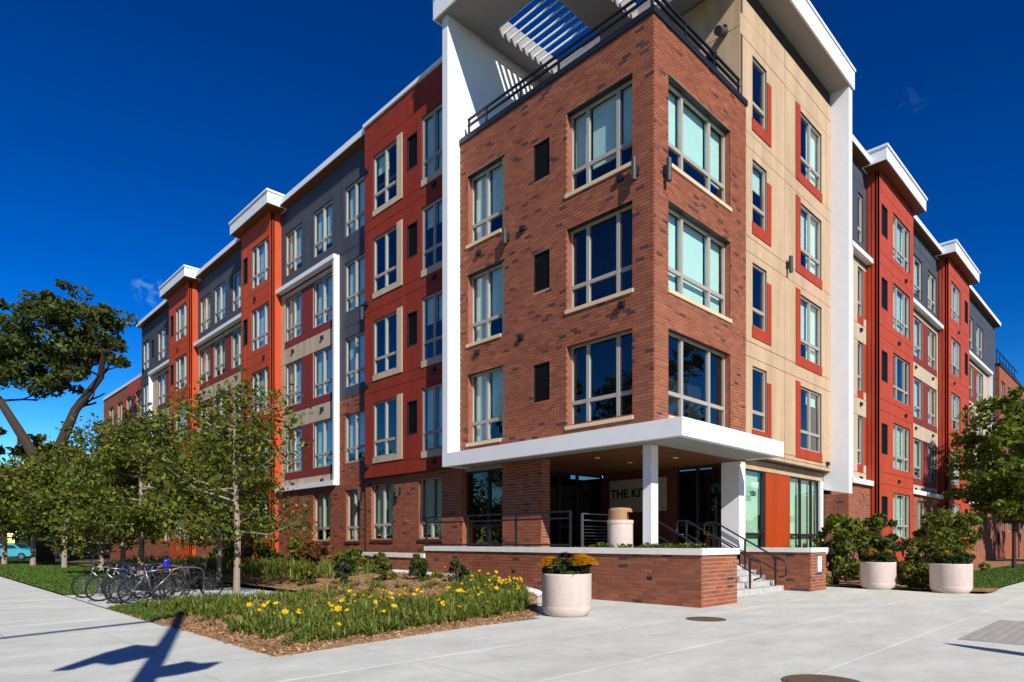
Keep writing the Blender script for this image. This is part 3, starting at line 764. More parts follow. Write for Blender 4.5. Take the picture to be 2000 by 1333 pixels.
# --- left wing
RC = .15
rops = []
for k in (1, 2, 3, 4): rops += [(12.52, 14.36, FL[k]-2.42, FL[k]-.04), (9.45, 10.83, FL[k]-2.50, FL[k]), (11.10, 11.80, FL[k]-1.72, FL[k]-.38)]
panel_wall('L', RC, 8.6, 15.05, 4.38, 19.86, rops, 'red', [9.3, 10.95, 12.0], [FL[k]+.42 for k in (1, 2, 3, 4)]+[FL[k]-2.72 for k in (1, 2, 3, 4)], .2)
for k in (1, 2, 3, 4):
    window('L', RC, 12.52, 14.36, FL[k]-2.42, FL[k]-.04, (.5,), .29, .06, {4: (.0, .3), 3: (0, 0), 2: (.0, 0), 1: (0, 0)}[k])
    window('L', RC, 9.45, 10.83, FL[k]-2.50, FL[k], (.45,), .29, .06, {4: .9, 3: .3, 2: .4, 1: .95}[k])
    trim('L', RC, 12.14, 14.36, FL[k]-2.66, FL[k]-2.425, .03, 'beige', 'tan_trim'); trim('L', RC, 12.14, 12.515, FL[k]-2.423, FL[k]+.02, .032, 'beige', 'tan_trim')
    trim('L', RC, 9.3, 10.83, FL[k]-2.76, FL[k]-2.505, .03, 'beige', 'tan_trim')
    louver('L', RC, 11.10, 11.80, FL[k]-1.72, FL[k]-.38)
    small_vent('L', RC, 14.8, FL[k]-2.75 if k < 4 else 17.9); small_vent('L', RC, 10.0, FL[k]-2.98)
mb = MB(); fbox(mb, 'L', RC, 8.6, 15.1, -.5, .07, 19.86, 20.02); mb.build('parapet_cap', 'white_metal', BLD)
mb = MB(); mb.box(RC+.01, .62, 15.03, 15.05, 4.38, 19.86); mb.build('side_wall', 'red', BLD)
sconce('L', RC, 15.0, 11.64, .55)
gw = [(13.13, 14.84, 1.66, 4.14), (9.80, 11.32, 1.70, 4.14)]
brick_wall(BLD, 'L', .35, 8.57, 15.3, -.1, 4.375, gw)
for q in gw: window('L', .35, *q, (.5,), .27, .12, .92, glass='glass_green', sill='porch_wall')
for u in (12.6, 15.6): sconce('L', .35, u, 3.72, .5)
gray_bay('L', .6, 15.05, 24.4, [(15.75, 17.55), (18.74, 20.69), (21.95, 23.9)], [], 4.3, (18.05, 24.4), 'maroon', 8.36, [(15.9, 17.2), (18.64, 20.4)])
capped_bay('L', 0, 24.38, 28.4, (24.62, 26.97), (27.47, 28.14), 'orange', .02)
gray_bay('L', .6, 28.4, 37.58, [(29.75, 31.44), (32.55, 34.52), (35.18, 37.2)], [], 4.3, (28.4, 37.58), 'maroon', None, [(30, 31.5), (33, 34.8)])
capped_bay('L', 0, 37.56, 41.92, (38.0, 40.5), (40.86, 41.56), 'orange', .02)
gray_bay('L', .6, 41.92, 51.3, [(42.6, 43.9), (44.74, 46.84), (49.07, 50.95)], [(47.8, 48.5)], 4.3, (41.92, 48.3), 'maroon', None, [(43, 44.8)])
mb = MB(); mb.box(.62, 12, 51.27, 51.3, 0, 19.7); mb.build('end_wall', 'gray', BLD)
# --- right wing
gray_bay('R', .6, 14.05, 19.5, [(16.2, 17.3), (18.24, 19.0)], [], 4.3, (16.6, 19.5), 'accent_red', 8.0, [])
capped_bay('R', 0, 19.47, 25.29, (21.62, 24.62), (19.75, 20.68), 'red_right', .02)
gray_bay('R', .6, 25.3, 33.3, [(26.6, 29.6), (30.88, 33.0)], [], 4.3, (25.3, 33.3), 'maroon', None, [(28, 29.8), (31.0, 32.8)])
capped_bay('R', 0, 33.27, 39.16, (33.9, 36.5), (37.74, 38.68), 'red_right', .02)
gray_bay('R', .6, 39.17, 52.3, [(41.2, 43.85), (44.94, 47.43)], [], 4.3, (39.17, 49.5), 'maroon', None, [(41, 43.5)])
mb = MB(); mb.box(52.27, 52.3, .62, 12, 0, 19.7); mb.build('end_wall', 'gray', BLD)
# brick return beneath the right fin
brick_wall(BLD, 'L', 13.64, -.50, .5, -.05, 3.6, [], .2)
brick_wall(BLD, 'R', -.50, 13.66, 14.0, -.05, 3.6, [], .2)
# plain roof deck closing the building from above
mb = MB(); mb.box(1.0, 12, 8.7, 51.2, 19.5, 19.66); mb.box(12, 52.2, 1.0, 12, 19.5, 19.66); mb.build('roof_deck', 'concrete_base', BLD)

# lower brick buildings past both ends
def low_building(side, c, u0, u1, zt, label, red):
    e_ = empty('brick_building', pt(side, c, u0, 0, 0), 0, label, 'building')
    loc = Vector(e_.location)
    def P(mb, name, m, par): 
        o = mb.build(name, m, par)
        return o
    ops = []; n = int((u1-u0)/3.2)
    for i in range(n):
        a = u0+.8+i*3.2
        for k in range(4):
            h = zt-1.1-k*3.57
            if h > 2: ops.append((a, a+1.9, h-2.3, h))
    mb = grid_mesh(side, c, u0, u1, -.1, zt, ops, .25)
    wl = mb.build('wall', 'brickish', e_, -loc)
    for a, b, z0, z1 in ops:
        mb = MB(); fbox(mb, side, c, a, b, -.16, -.10, z0, z0+.08); fbox(mb, side, c, a, b, -.16, -.10, z1-.08, z1); fbox(mb, side, c, a, a+.08, -.16, -.10, z0+.08, z1-.08); fbox(mb, side, c, b-.08, b, -.16, -.10, z0+.08, z1-.08); fbox(mb, side, c, (a+b)/2-.05, (a+b)/2+.05, -.16, -.10, z0+.08, z1-.08)
        wi = mb.build('window', 'frame', e_, -loc)
        mb = MB(); fbox(mb, side, c, a, b, -.19, -.17, z0, z1); mb.build('pane', 'car_glass', wi)
    mb = MB(); fbox(mb, side, c, u0-.02, u1, -8, .08, zt, zt+.25); mb.build('coping', 'white_metal' if red else 'black_metal', e_, -loc)
    mb = MB(); fbox(mb, side, c, u0, u1, -8, -.26, -.1, zt-.01); mb.build('body', 'brickish', e_, -loc)
    if red:
        rp = grid_mesh(side, c, u0-.01, u0+5.3, 4, zt-.01, [q for q in ops if q[0] < u0+5.2], .045, .05).build('red_panel', 'red_right', e_, -loc)
    return e_
lo = low_building('L', .9, 51.6, 66, 15.9, 'lower red brick building past the far left end of the charcoal wing', True)
lo2 = low_building('R', .4, 53.0, 72, 16.6, 'lower brick building past the far right end of the charcoal wing', False)
p0 = Vector(lo2.location)
for i in range(7):
    mb = MB(); x = 53.2+i*1.5; mb.box(x, x+.06, .6, .66, 16.85, 18.1); mb.build('railing_post', 'black_metal', lo2, -p0)
mb = MB(); mb.box(53.2, 64, .6, .66, 18.04, 18.1); mb.box(53.2, 64, .61, .65, 17.4, 17.45); mb.build('railing_rail', 'black_metal', lo2, -p0)
# ================================================================== TERRACE WALL, STAIRS, RAILINGS
TW = empty('terrace_wall', (-1, -2, 0), 0, 'low red brick terrace wall with pale stone cap wrapping the entrance porch', 'wall')
tloc = Vector(TW.location)
def twall(side, c, u0, u1, z0, z1, own, loc):
    wl = grid_mesh(side, c, u0, u1, z0, z1, [], .25, -.010)
    wl.v = [tuple(Vector(v)-loc) for v in wl.v]
    w_ = wl.build('wall_face', 'mortar', own); return w_
def shifted_bricks(own, w_, side, c, u0, u1, z0, z1, ops=()):
    brick_field(own, w_, side, c, u0, u1, z0, z1, ops)
# faces are built in world coordinates, so the root sits at the origin of the wall and children are offset back
def wpart(mb, name, m, own):
    o = mb.build(name, m, own); o.location = -Vector(own.location); return o
def brick_thing(own, side, c, u0, u1, z0, z1, ops=()):
    wl = wpart(grid_mesh(side, c, u0+.02, u1-.02, z0, z1, list(ops), .25, -.010), 'wall_face', 'mortar', own)
    brick_field(own, wl, side, c, u0, u1, z0, z1, ops)
holes = [(y, y+.16, .602, .698) for y in (-.6, 1.9, 4.4, 6.9)]
brick_thing(TW, 'L', -1, -2, 9.0, -.05, 1.27, holes)
brick_thing(TW, 'R', -2, -.965, .82, -.05, 1.27)
brick_thing(TW, 'L', -1.0, 9.0, 14.6, -.05, 1.0)
mb = MB(); mb.box(-.95, .80, -1.95, -1.70, -.05, 1.27); mb.box(-.95, -.65, -1.70, 9.0, -.05, 1.27); mb.box(.5, .80, -1.7, .1, -.05, 1.27); mb.box(-.95, -.65, 9.0, 14.6, -.05, .98); wpart(mb, 'wall_core', 'mortar', TW)
for y in (-.6, 1.9, 4.4, 6.9):
    mb = MB(); mb.box(-.995, -.94, y+.003, y+.157, .605, .695); wpart(mb, 'step_light', 'black_metal', TW)
# cap stones, one by one
y = -2.05
while y < 9.0:
    y1 = min(9.05, y+1.22); mb = MB(); mb.box(-1.05, -.62, y+.004, y1-.004, 1.272, 1.43); wpart(mb, 'cap_stone', 'cap_stone', TW); y = y1
for x0, x1 in ((-.612, .12), (.128, .87)):
    mb = MB(); mb.box(x0, x1, -2.05, -1.66, 1.272, 1.43); wpart(mb, 'cap_stone', 'cap_stone', TW)
mb = MB(); mb.box(.46, .87, -1.652, .1, 1.272, 1.43); wpart(mb, 'cap_stone', 'cap_stone', TW)
y = 9.06
while y < 14.6:
    y1 = min(14.65, y+1.4); mb = MB(); mb.box(-1.05, -.62, y+.004, y1-.004, 1.002, 1.16); wpart(mb, 'cap_stone', 'cap_stone', TW); y = y1
mb = MB(); mb.box(-.64, .48, -1.69, .02, 1.1, 1.22); mb.box(-.64, .2, .02, 9.0, 1.1, 1.22); wpart(mb, 'planting_soil', 'soil', TW)
mb = MB(); mb.box(-.64, .34, 9.0, 14.6, .8, .92); wpart(mb, 'planting_soil', 'soil', TW)
# right cheek of the stairs
RWl = empty('stair_wall', (6.07, -1.85, 0), 0, 'short brick pier with pale cap on the right of the entrance steps', 'wall')
brick_thing(RWl, 'L', 6.07, -1.85, .5, -.05, 1.25)
brick_thing(RWl, 'R', -1.85, 6.105, 7.40, -.05, 1.25)
mb = MB(); mb.box(6.12, 7.38, -1.80, -1.55, -.05, 1.25); mb.box(6.12, 6.4, -1.55, .48, -.05, 1.25); mb.box(6.4, 13.3, .1, .48, -.05, 1.14); wpart(mb, 'wall_core', 'mortar', RWl)
mb = MB(); mb.box(6.02, 7.45, -1.90, -1.5, 1.252, 1.40); mb.box(6.02, 6.45, -1.5, .44, 1.252, 1.40); wpart(mb, 'cap_stone', 'cap_stone', RWl)
mb = MB(); mb.box(6.65, 6.95, -1.872, -1.84, .62, 1.12); wpart(mb, 'plaque', 'cap_stone', RWl)
mb = MB(); mb.box(6.46, 13.2, -.6, .1, .6, 1.2); wpart(mb, 'planting_soil', 'soil', RWl)
brick_thing(RWl, 'R', -.62, 7.2, 13.2, -.05, 1.12)
mb = MB(); mb.box(7.46, 13.25, -.68, -.3, 1.122, 1.27); wpart(mb, 'cap_stone', 'cap_stone', RWl)
# stairs
ST = empty('entrance_steps', (.82, -1.0, 0), 0, 'wide weathered grey stone steps rising to the porch between brick walls', 'stairs')
NR, RH, RT = 8, .1625, .31
for i in range(NR):
    y0 = -1.0+i*RT
    mb = MB(); mb.box(.83, 6.06, y0, (y0+RT+.02 if i < NR-1 else 4.6), -.05 if i == 0 else (i)*RH-.02, (i+1)*RH-.001)
    wpart(mb, 'step' if i < NR-1 else 'landing', 'step_stone', ST)
mb = MB(); mb.box(-.2, .825, .1, 8.6, 1.22, 1.299); mb.box(.825, 6.06, 4.6, 6.5, 1.2, 1.299); wpart(mb, 'porch_floor', 'concrete', ST)
# stair handrails
def handrail(x, label):
    h = empty('stair_handrail', (x, -1.0, 0), 0, label, 'handrail', 'handrails on the entrance steps')
    z_at = lambda y: max(0, min(1.3, (y+1.0)/RT*RH+RH*.5))
    p = [(0, .0, z_at(-1)+.35), (0, -.22, z_at(-1.0)+.42), (0, -.24, .92), (0, -.12, 1.0), (0, .0, 1.03), (0, 2.25, 2.28), (0, 2.6, 2.28), (0, 2.66, 2.2), (0, 2.66, 1.85), (0, 2.4, 1.82)]
    mb = MB(); mb.tube(p, .028, 10); mb.build('rail', 'black_metal', h, smooth=True)
    mb = MB(); mb.tube([(0, .0, .62), (0, 2.3, 1.85)], .02, 8); mb.build('lower_rail', 'black_metal', h)
    for yy, zb in ((.12, .16), (1.15, .64), (2.3, 1.29)):
        mb = MB(); mb.box(-.025, .025, yy-.025, yy+.025, zb, 1.03+max(0, (yy))*.555-.02); mb.build('post', 'black_metal', h)
    return h
handrail(2.0, 'black metal handrail on the steps nearest the long brick terrace wall')
handrail(3.9, 'middle black metal handrail running down the entrance steps')
handrail(5.7, 'black metal handrail beside the short brick pier on the steps')
# porch guard railing on the terrace
g1 = empty('porch_railing', (-.45, 9.7, 1.25), 0, 'black metal guard railing in front of the ground floor porch windows', 'railing')
def gp(mb, n, m='black_metal'): o = mb.build(n, m, g1); o.location = -Vector(g1.location); return o
for yy in (9.7, 7.3, 4.9, 2.6):
    mb = MB(); mb.box(-.48, -.42, yy-.03, yy+.03, 1.25, 2.5); gp(mb, 'post')
for z in (2.50, 2.30, 1.5):
    mb = MB(); mb.box(-.475, -.425, 2.6, 9.7, z-.025, z+.025); gp(mb, 'rail')
g2 = empty('ramp_railing', (.1, 2.6, 1.25), 0, 'dark grey railing with thin horizontal wires beside the porch column', 'railing')
for xx in (.1, 1.5):
    mb = MB(); mb.box(xx-.13, xx-.07, -.03, .03, 0, 1.2); mb.build('post', 'galvanised', g2)
for i, z in enumerate((1.2, 1.0)+tuple(.12+.1*k for k in range(8))):
    mb = MB(); r_ = .022 if i < 2 else .006; mb.tube([(0, 0, z), (1.4, 0, z)], r_, 6); mb.build('rail' if i < 2 else 'wire', 'galvanised', g2)
# litter bin
LBx, LBy = .02, 1.13
lb = empty('litter_bin', (LBx, LBy, 1.30), 0, 'round pale concrete litter bin with brown hood on the porch', 'bin')
mb = MB(); mb.lathe([(0, 0), (.34, 0), (.36, .03), (.36, .80), (.375, .81), (.375, .90), (.36, .91), (.0, .91)], 36); mb.build('body', 'planter', lb, smooth=False)
mb = MB(); n = 36
for j in range(n):
    a0, a1 = 2*math.pi*j/n, 2*math.pi*(j+1)/n
    for k in range(5):
        r0, z0 = .34, .91+.28*k/5; r1, z1 = .34, .91+.28*(k+1)/5
        am = (a0+a1)/2
        # hood mouth faces the steps
        if abs(((am-rad(-60)+math.pi) % (2*math.pi))-math.pi) < rad(48) and k in (0, 1, 2, 3): continue
        mb.face([(r0*math.cos(a0), r0*math.sin(a0), z0), (r0*math.cos(a1), r0*math.sin(a1), z0), (r1*math.cos(a1), r1*math.sin(a1), z1), (r1*math.cos(a0), r1*math.sin(a0), z1)])
mb.lathe([(.34, 1.19), (.30, 1.25), (.0, 1.28)], 36)
mb.build('hood', 'bin_hood', lb)

# ================================================================== PLANTS
rng = np.random.default_rng(11)
def leaf_mesh(name, centers, size, m, tone_fn=None, up=0.35, aspect=1.7):
    """one small bent leaf quad per centre"""
    n = len(centers); c = np.asarray(centers)
    nrm = rng.normal(size=(n, 3)); nrm[:, 2] += up; nrm /= np.linalg.norm(nrm, axis=1)[:, None]
    t = rng.normal(size=(n, 3)); t -= nrm*(t*nrm).sum(1)[:, None]; t /= np.linalg.norm(t, axis=1)[:, None]
    b = np.cross(nrm, t)
    s = size*rng.lognormal(-.14, .28, n)[:, None]
    L = t*s*aspect*.5; Wd = b*s*.5
    V = np.stack([c-L, c+Wd*.9-L*.1, c+L, c-Wd*.9-L*.1], 1).reshape(-1, 3)
    F = np.arange(4*n).reshape(n, 4)
    tone = rng.beta(2.2, 2.6, n) if tone_fn is None else tone_fn(c)
    return np_mesh(name, V, F, np.clip(tone, 0, 1), m)
def clumps(centers, radii, per, flat=.8):
    """leaf centres: shells of small clumps"""
    out = []
    for c, r in zip(centers, radii):
        d = rng.normal(size=(per, 3)); d /= np.linalg.norm(d, axis=1)[:, None]
        rr = r*rng.uniform(.35, 1.05, per)**.6
        d[:, 2] *= flat
        out.append(np.asarray(c)+d*rr[:, None])
    return np.concatenate(out)
def branch_tree(mb, base, top, r0, levels, rr, spread, tips, n=7, upw=.5):
    """recursive tapered limbs; collects tip points"""
    d = Vector(top)-Vector(base); L = d.length
    mid = Vector(base)+d*.5+Vector((rr.uniform(-1, 1), rr.uniform(-1, 1), rr.uniform(-.3, .3)))*L*.07
    mb.tube([base, mid, top], [r0, r0*.82, r0*.62], n, caps=False)
    if levels == 0: tips.append(tuple(top)); return
    k = rr.choice((2, 3, 3))
    for i in range(k):
        ax = Vector((rr.uniform(-1, 1), rr.uniform(-1, 1), rr.uniform(-.2, 1)*upw))
        nd = (d.normalized()*1.0+ax.normalized()*spread).normalized()
        branch_tree(mb, tuple(top), tuple(Vector(top)+nd*L*rr.uniform(.62, .85)), r0*.6, levels-1, rr, spread, tips, max(4, n-1), upw)
def street_tree(loc, h, cr, label, seed, lm='leaf_street', bark='bark_pale', dens=1.0, cb=.30, tr=.07, leaf=.15):
    rr = random.Random(seed)
    e = empty('street_tree', loc, 0, label, 'tree', 'young street trees along the path')
    mb = MB(); tips = []
    th = h*cb
    lead = [(0, 0, -.05), (.02, .02, th*.5), (.03, -.02, th), (rr.uniform(-.1, .1), rr.uniform(-.1, .1), h*.62), (rr.uniform(-.1, .1), rr.uniform(-.1, .1), h*.95)]
    mb.tube(lead, [tr*1.15, tr, tr*.95, tr*.55, tr*.12], 8)
    for i in range(22):
        z = th+(h*.93-th)*(i/22.0)**.9; a = rr.uniform(0, 6.28); reach = cr*(1.0-.75*((z-th)/(h-th))**1.3)*rr.uniform(.6, 1.05)
        st = (rr.uniform(-.03, .03), rr.uniform(-.03, .03), z); en = (math.cos(a)*reach, math.sin(a)*reach, z+reach*rr.uniform(.12, .6))
        m_ = tuple((Vector(st)+Vector(en))/2+Vector((0, 0, -.1*reach)))
        mb.tube([st, m_, en], [tr*.32, tr*.22, tr*.07], 5, caps=False)
        for f_ in (.45, .7, .9, 1.0):
            p = Vector(st)*(1-f_)+Vector(en)*f_; tips.append(tuple(p))
            q = p+Vector((rr.uniform(-1, 1), rr.uniform(-1, 1), rr.uniform(-.4, .7)))*cr*.28
            mb.tube([tuple(p), tuple(q)], [tr*.08, tr*.03], 4, caps=False); tips.append(tuple(q))
    mb.build('trunk', bark, e)
    rad_ = [cr*rr.uniform(.14, .30) for _ in tips]
    pts = clumps(tips, rad_, int(80*dens))
    pts = pts[pts[:, 2] > th*.75]
    keep = rng.random(len(pts)) > .75*np.clip((pts[:, 2]-h*.55)/(h*.5), 0, 1)
    pts = pts[keep]
    ob('crown', leaf_mesh('crown', pts, leaf, lm), e)
    return e
street_tree((-8.25, 7.75, .10), 5.9, 2.6, 'young slender tree with pale trunk standing at the corner of the flower bed', 3, dens=.68, tr=.085, leaf=.085, cb=.26)
street_tree((-7.3, 20.6, .03), 7.2, 2.7, 'leafy young tree on the lawn right behind the parked bicycles', 5, dens=.95, tr=.12, leaf=.115, cb=.2)
street_tree((-6.6, 13.6, .2), 5.6, 2.2, 'young leafy tree in the border behind the bicycle pad, in front of the orange bay', 15, dens=.7, tr=.08, leaf=.10, cb=.2)
street_tree((-7.0, 29.0, .03), 7.8, 2.9, 'young tree on the lawn, third along the row from the bicycles', 6, dens=.7, tr=.12, leaf=.15, cb=.18)
street_tree((-7.4, 36.2, .03), 7.2, 3.0, 'young tree on the lawn with a pale trunk, second from the left', 8, dens=.7, tr=.14, leaf=.16, cb=.24)
street_tree((-8.2, 41.5, .03), 7.0, 3.2, 'young tree with pale trunk at the far left of the lawn', 9, dens=.7, tr=.15, leaf=.17, cb=.24)
street_tree((-9.3, 45.0, .03), 6.6, 3.4, 'leafy tree at the left edge of the view above the turquoise car', 10, dens=.7, tr=.15, leaf=.18, cb=.26)
street_tree((-7.0, 24.8, .03), 7.0, 3.0, 'young leafy tree on the lawn between the second and third trunks behind the bicycles', 16, dens=.7, tr=.12, leaf=.13, cb=.16)
street_tree((-5.4, 17.0, .2), 6.4, 2.6, 'young tree rising from the border close to the orange bay', 17, dens=.8, tr=.09, leaf=.11, cb=.16)
# big dark oak, two heavy limbs
def big_tree(loc, limbs, crown, n_per, leaf, m, label, tr=.8, name='oak_tree', seed=1, th=7.0, cat='tree', group=None, cs_=1.0):
    rr = random.Random(seed); e = empty(name, loc, 0, label, cat, group)
    mb = MB(); tips = []
    mb.tube([(0, 0, -.2), (.05, 0, th*.4), (0, 0, th)], [tr*1.3, tr, tr*.95], 12)
    for L in limbs:
        pts_ = [(0, 0, th*.9)]+L; rs = [tr*.8*(1-.75*i/len(pts_)) for i in range(len(pts_))]
        mb.tube(pts_, rs, 9, caps=False)
        for i in range(1, len(pts_)):
            if i < 2: continue
            for _ in range(3):
                d = Vector((rr.uniform(-1, 1), rr.uniform(-1, 1), rr.uniform(0, .8))).normalized()*rr.uniform(1.0, 1.9)
                branch_tree(mb, pts_[i], tuple(Vector(pts_[i])+d), rs[i]*.4, 1, rr, .8, tips, 6)
    mb.build('trunk', 'bark', e)
    cs = []; rs = []
    for (cx_, cy_, cz_, a, b, c_) , k in crown:
        for _ in range(k):
            while True:
                p = Vector((rr.uniform(-1, 1), rr.uniform(-1, 1), rr.uniform(-1, 1)))
                if .25 < p.length < 1: break
            cs.append((cx_+p.x*a, cy_+p.y*b, cz_+p.z*c_)); rs.append(rr.uniform(.35, 1.0)*cs_)
    pts = clumps(cs, rs, n_per, .6)
    ob('crown', leaf_mesh('crown', pts, leaf, m, up=.6), e); return e
# limb offsets use the image-right direction (0.716, -0.698)
def ir(a, z, d=0): return (a*.716+d*.698, -a*.698+d*.716, z)
big_tree((-6.2, 51.2, 0), [[ir(-1.5, 9.5), ir(-3.4, 12.5), ir(-6.0, 14.5, 1)], [ir(1.3, 9.2), ir(2.4, 11.8), ir(4.4, 14.4), ir(5.2, 16, -1)]],
         [((*ir(-4.0, 17.4), 5.0, 4.6, 3.3), 90), ((*ir(1.6, 18.2), 3.2, 3.4, 3.6), 75), ((*ir(-1.0, 15.4), 4.0, 3.4, 1.6), 45), ((*ir(4.6, 17.6), 1.5, 2.0, 2.4), 26), ((*ir(-6.8, 15.0), 2.5, 2.5, 1.6), 30), ((*ir(5.6, 16.0), .8, .9, 1.0), 6), ((*ir(6.0, 18.6), .7, .7, .7), 4), ((*ir(2.2, 14.2), 1.6, 1.4, .8), 12), ((*ir(-.5, 13.6), 1.5, 1.3, .6), 8)], 105, .22, 'leaf_oak', 'big dark old oak with two heavy forked limbs rising against the sky', .56, th=7.6)
# dense dark trees behind the lawn and at the street
bk = [(-7.5, 67, 13.5, 'yellow-green tree rising at the left edge behind the turquoise car'), (-2.8, 72, 12, 'dark round tree low behind the right limb of the oak'), (-2, 62, 7.5, 'broad dark tree far back between the oak trunk and the brick building'), (-13, 66, 8.5, 'yellow-green broad tree left of the oak trunk near the parked cars'), (-19, 58, 8, 'dark tree at the extreme left edge of the view'), (3, 78, 10, 'tall dark tree farthest back beyond the lower brick building')]
for i, (x, y, hh, lb_) in enumerate(bk):
    big_tree((x, y, 0), [[(0, 0, hh*.6)]], [((0, 0, hh*.66, hh*.5, hh*.5, hh*.34), 60)], 60, .42, 'leaf_dark' if i not in (0, 3) else 'leaf_street', lb_, .3, 'broad_tree', 20+i, hh*.4, group='trees in the left background')
# right side tree and young trees
big_tree((31.0, -3.6, 0), [[(0.3, .2, 6)], [(-.5, .3, 5.5)]], [((0, 0, 6.6, 2.7, 2.7, 3.6), 80), ((-.4, .6, 4.2, 2.3, 2.3, 1.2), 20)], 110, .19, 'leaf_bright', 'tall full green tree at the right edge of the lawn by the wing', .10, 'lawn_tree', 41, 3.0)
big_tree((47.0, -3.0, 0), [[(0.3, .2, 6)]], [((0, 0, 6.5, 3.4, 3.4, 4.0), 70)], 60, .34, 'leaf_dark', 'dark tree farther along the right lawn behind the tall full tree', .2, 'lawn_tree', 43, 3.0)
big_tree((62.0, -2.0, 0), [[(0.3, .2, 9)]], [((0, 0, 10, 6, 6, 6), 80)], 60, .45, 'leaf_dark', 'large dark tree in the distance at the right end of the wing', .35, 'lawn_tree', 44, 5.0)
# shrubs
def shrub(loc, h, r, label, m, seed, leaf=.12, n=26, per=60, name='shrub', group=None, stems=5):
    rr = random.Random(seed); e = empty(name, loc, 0, label, 'shrub', group); mb = MB(); cs = []; rs = []
    for i in range(stems):
        a = rr.uniform(0, 6.28); t_ = (math.cos(a)*r*.5, math.sin(a)*r*.5, h*.75); mb.tube([(math.cos(a)*.06, math.sin(a)*.06, -.05), tuple(Vector(t_)*.5), t_], [.03, .022, .008], 5, caps=False)
    mb.build('stem', 'bark', e)
    for i in range(n):
        a = rr.uniform(0, 6.28); z = rr.uniform(.05, 1)**.9; q = r*math.sqrt(rr.random())*(1.05-.4*z)
        cs.append((math.cos(a)*q, math.sin(a)*q, z*h*.92)); rs.append(min(r, h)*rr.uniform(.16, .34))
    ob('foliage', leaf_mesh('foliage', clumps(cs, rs, per), leaf, m), e); return e
sh = [(9.9, -1.3, 2.9, .9, 'leaf_bright'), (11.4, -1.2, 3.1, 1.0, 'leaf_bright'), (13.0, -1.6, 3.0, 1.0, 'leaf_street'), (14.6, -1.5, 3.2, .9, 'leaf_dark'), (17.6, -2.2, 1.9, .9, 'leaf_street'), (20.6, -2.0, 3.4, 1.2, 'leaf_bright'), (23.3, -2.0, 3.7, 1.3, 'leaf_street'), (26.4, -1.8, 3.9, 1.4, 'leaf_bright')]
for i, (x, y, h, r, m_) in enumerate(sh):
    shrub((x, y, .05), h*.88, r*.92, f'tall green shrub against the right wing, {["first","second","third","fourth","fifth","sixth","seventh","eighth"][i]} from the porch', m_, 60+i, .115, 26, 95, 'tall_shrub', 'tall shrubs along the right wing', 7)
for i, (x, y) in enumerate(((10.4, -2.6), (12.2, -2.7), (10.9, -4.2), (12.9, -3.4), (9.6, -3.9))):
    shrub((x, y, .05), .75, .5, ['rusty low shrub behind the nearer right planter', 'rusty low shrub farther behind the right planters', 'low shrub between the two right planters', 'small green shrub on the mulch behind the second planter', 'low green shrub just left of the second right planter'][i], 'leaf_red' if i in (0, 1) else 'leaf_street', 80+i, .10, 14, 50, 'low_shrub', 'low shrubs by the right planters')
sb = [(-3.0, 6.6), (-3.6, 7.7), (-4.6, 8.4), (-5.2, 9.6), (-2.6, 5.2), (-2.0, 8.0), (-3.4, 10.4), (-2.0, 10.5)]
for i, (x, y) in enumerate(sb):
    shrub((x, y, berm(x, y)), .62+.1*(i % 3), .34, f'small dark shrub in the mulch below the terrace wall, {["first","second","third","fourth","fifth","sixth","seventh","eighth"][i]} of the scattered plants', 'leaf_street' if i % 2 else 'leaf_dark', 90+i, .07, 22, 34, 'bed_shrub', 'small shrubs on the mulch bed')
for i in range(7):
    x, y = -1.9-.4*(i % 2), 12.5+i*2.2
    shrub((x, y, .35), 1.0+.25*(i % 3), .8, f'{["green", "rusty", "bright green"][i % 3]} bushy plant at the foot of the left wing, {["first","second","third","fourth","fifth","sixth","seventh"][i]} from the terrace wall', ['leaf_street', 'leaf_red', 'leaf_bright'][i % 3], 120+i, .13, 18, 55, 'border_shrub', 'bushes at the foot of the left wing')
# low hedges in the terrace planting strips
def hedge(name, x0, x1, y0, y1, z, h, label, n, seed):
    rr = random.Random(seed); cs = [(rr.uniform(x0, x1), rr.uniform(y0, y1), z+rr.uniform(.05, h)) for _ in range(n)]
    o = ob(name, leaf_mesh(name, clumps(cs, [rr.uniform(.08, .16) for _ in cs], 34), .055, 'leaf_street')); tag(o, label, 'hedge'); return o
hedge('low_hedge', -.55, .3, -1.6, 2.4, 1.2, .28, 'low green groundcover behind the cap of the long terrace wall', 150, 3)
hedge('low_hedge', 6.5, 13.1, -.28, -.02, 1.2, .12, 'thin strip of groundcover under the green storefront glass', 90, 4)
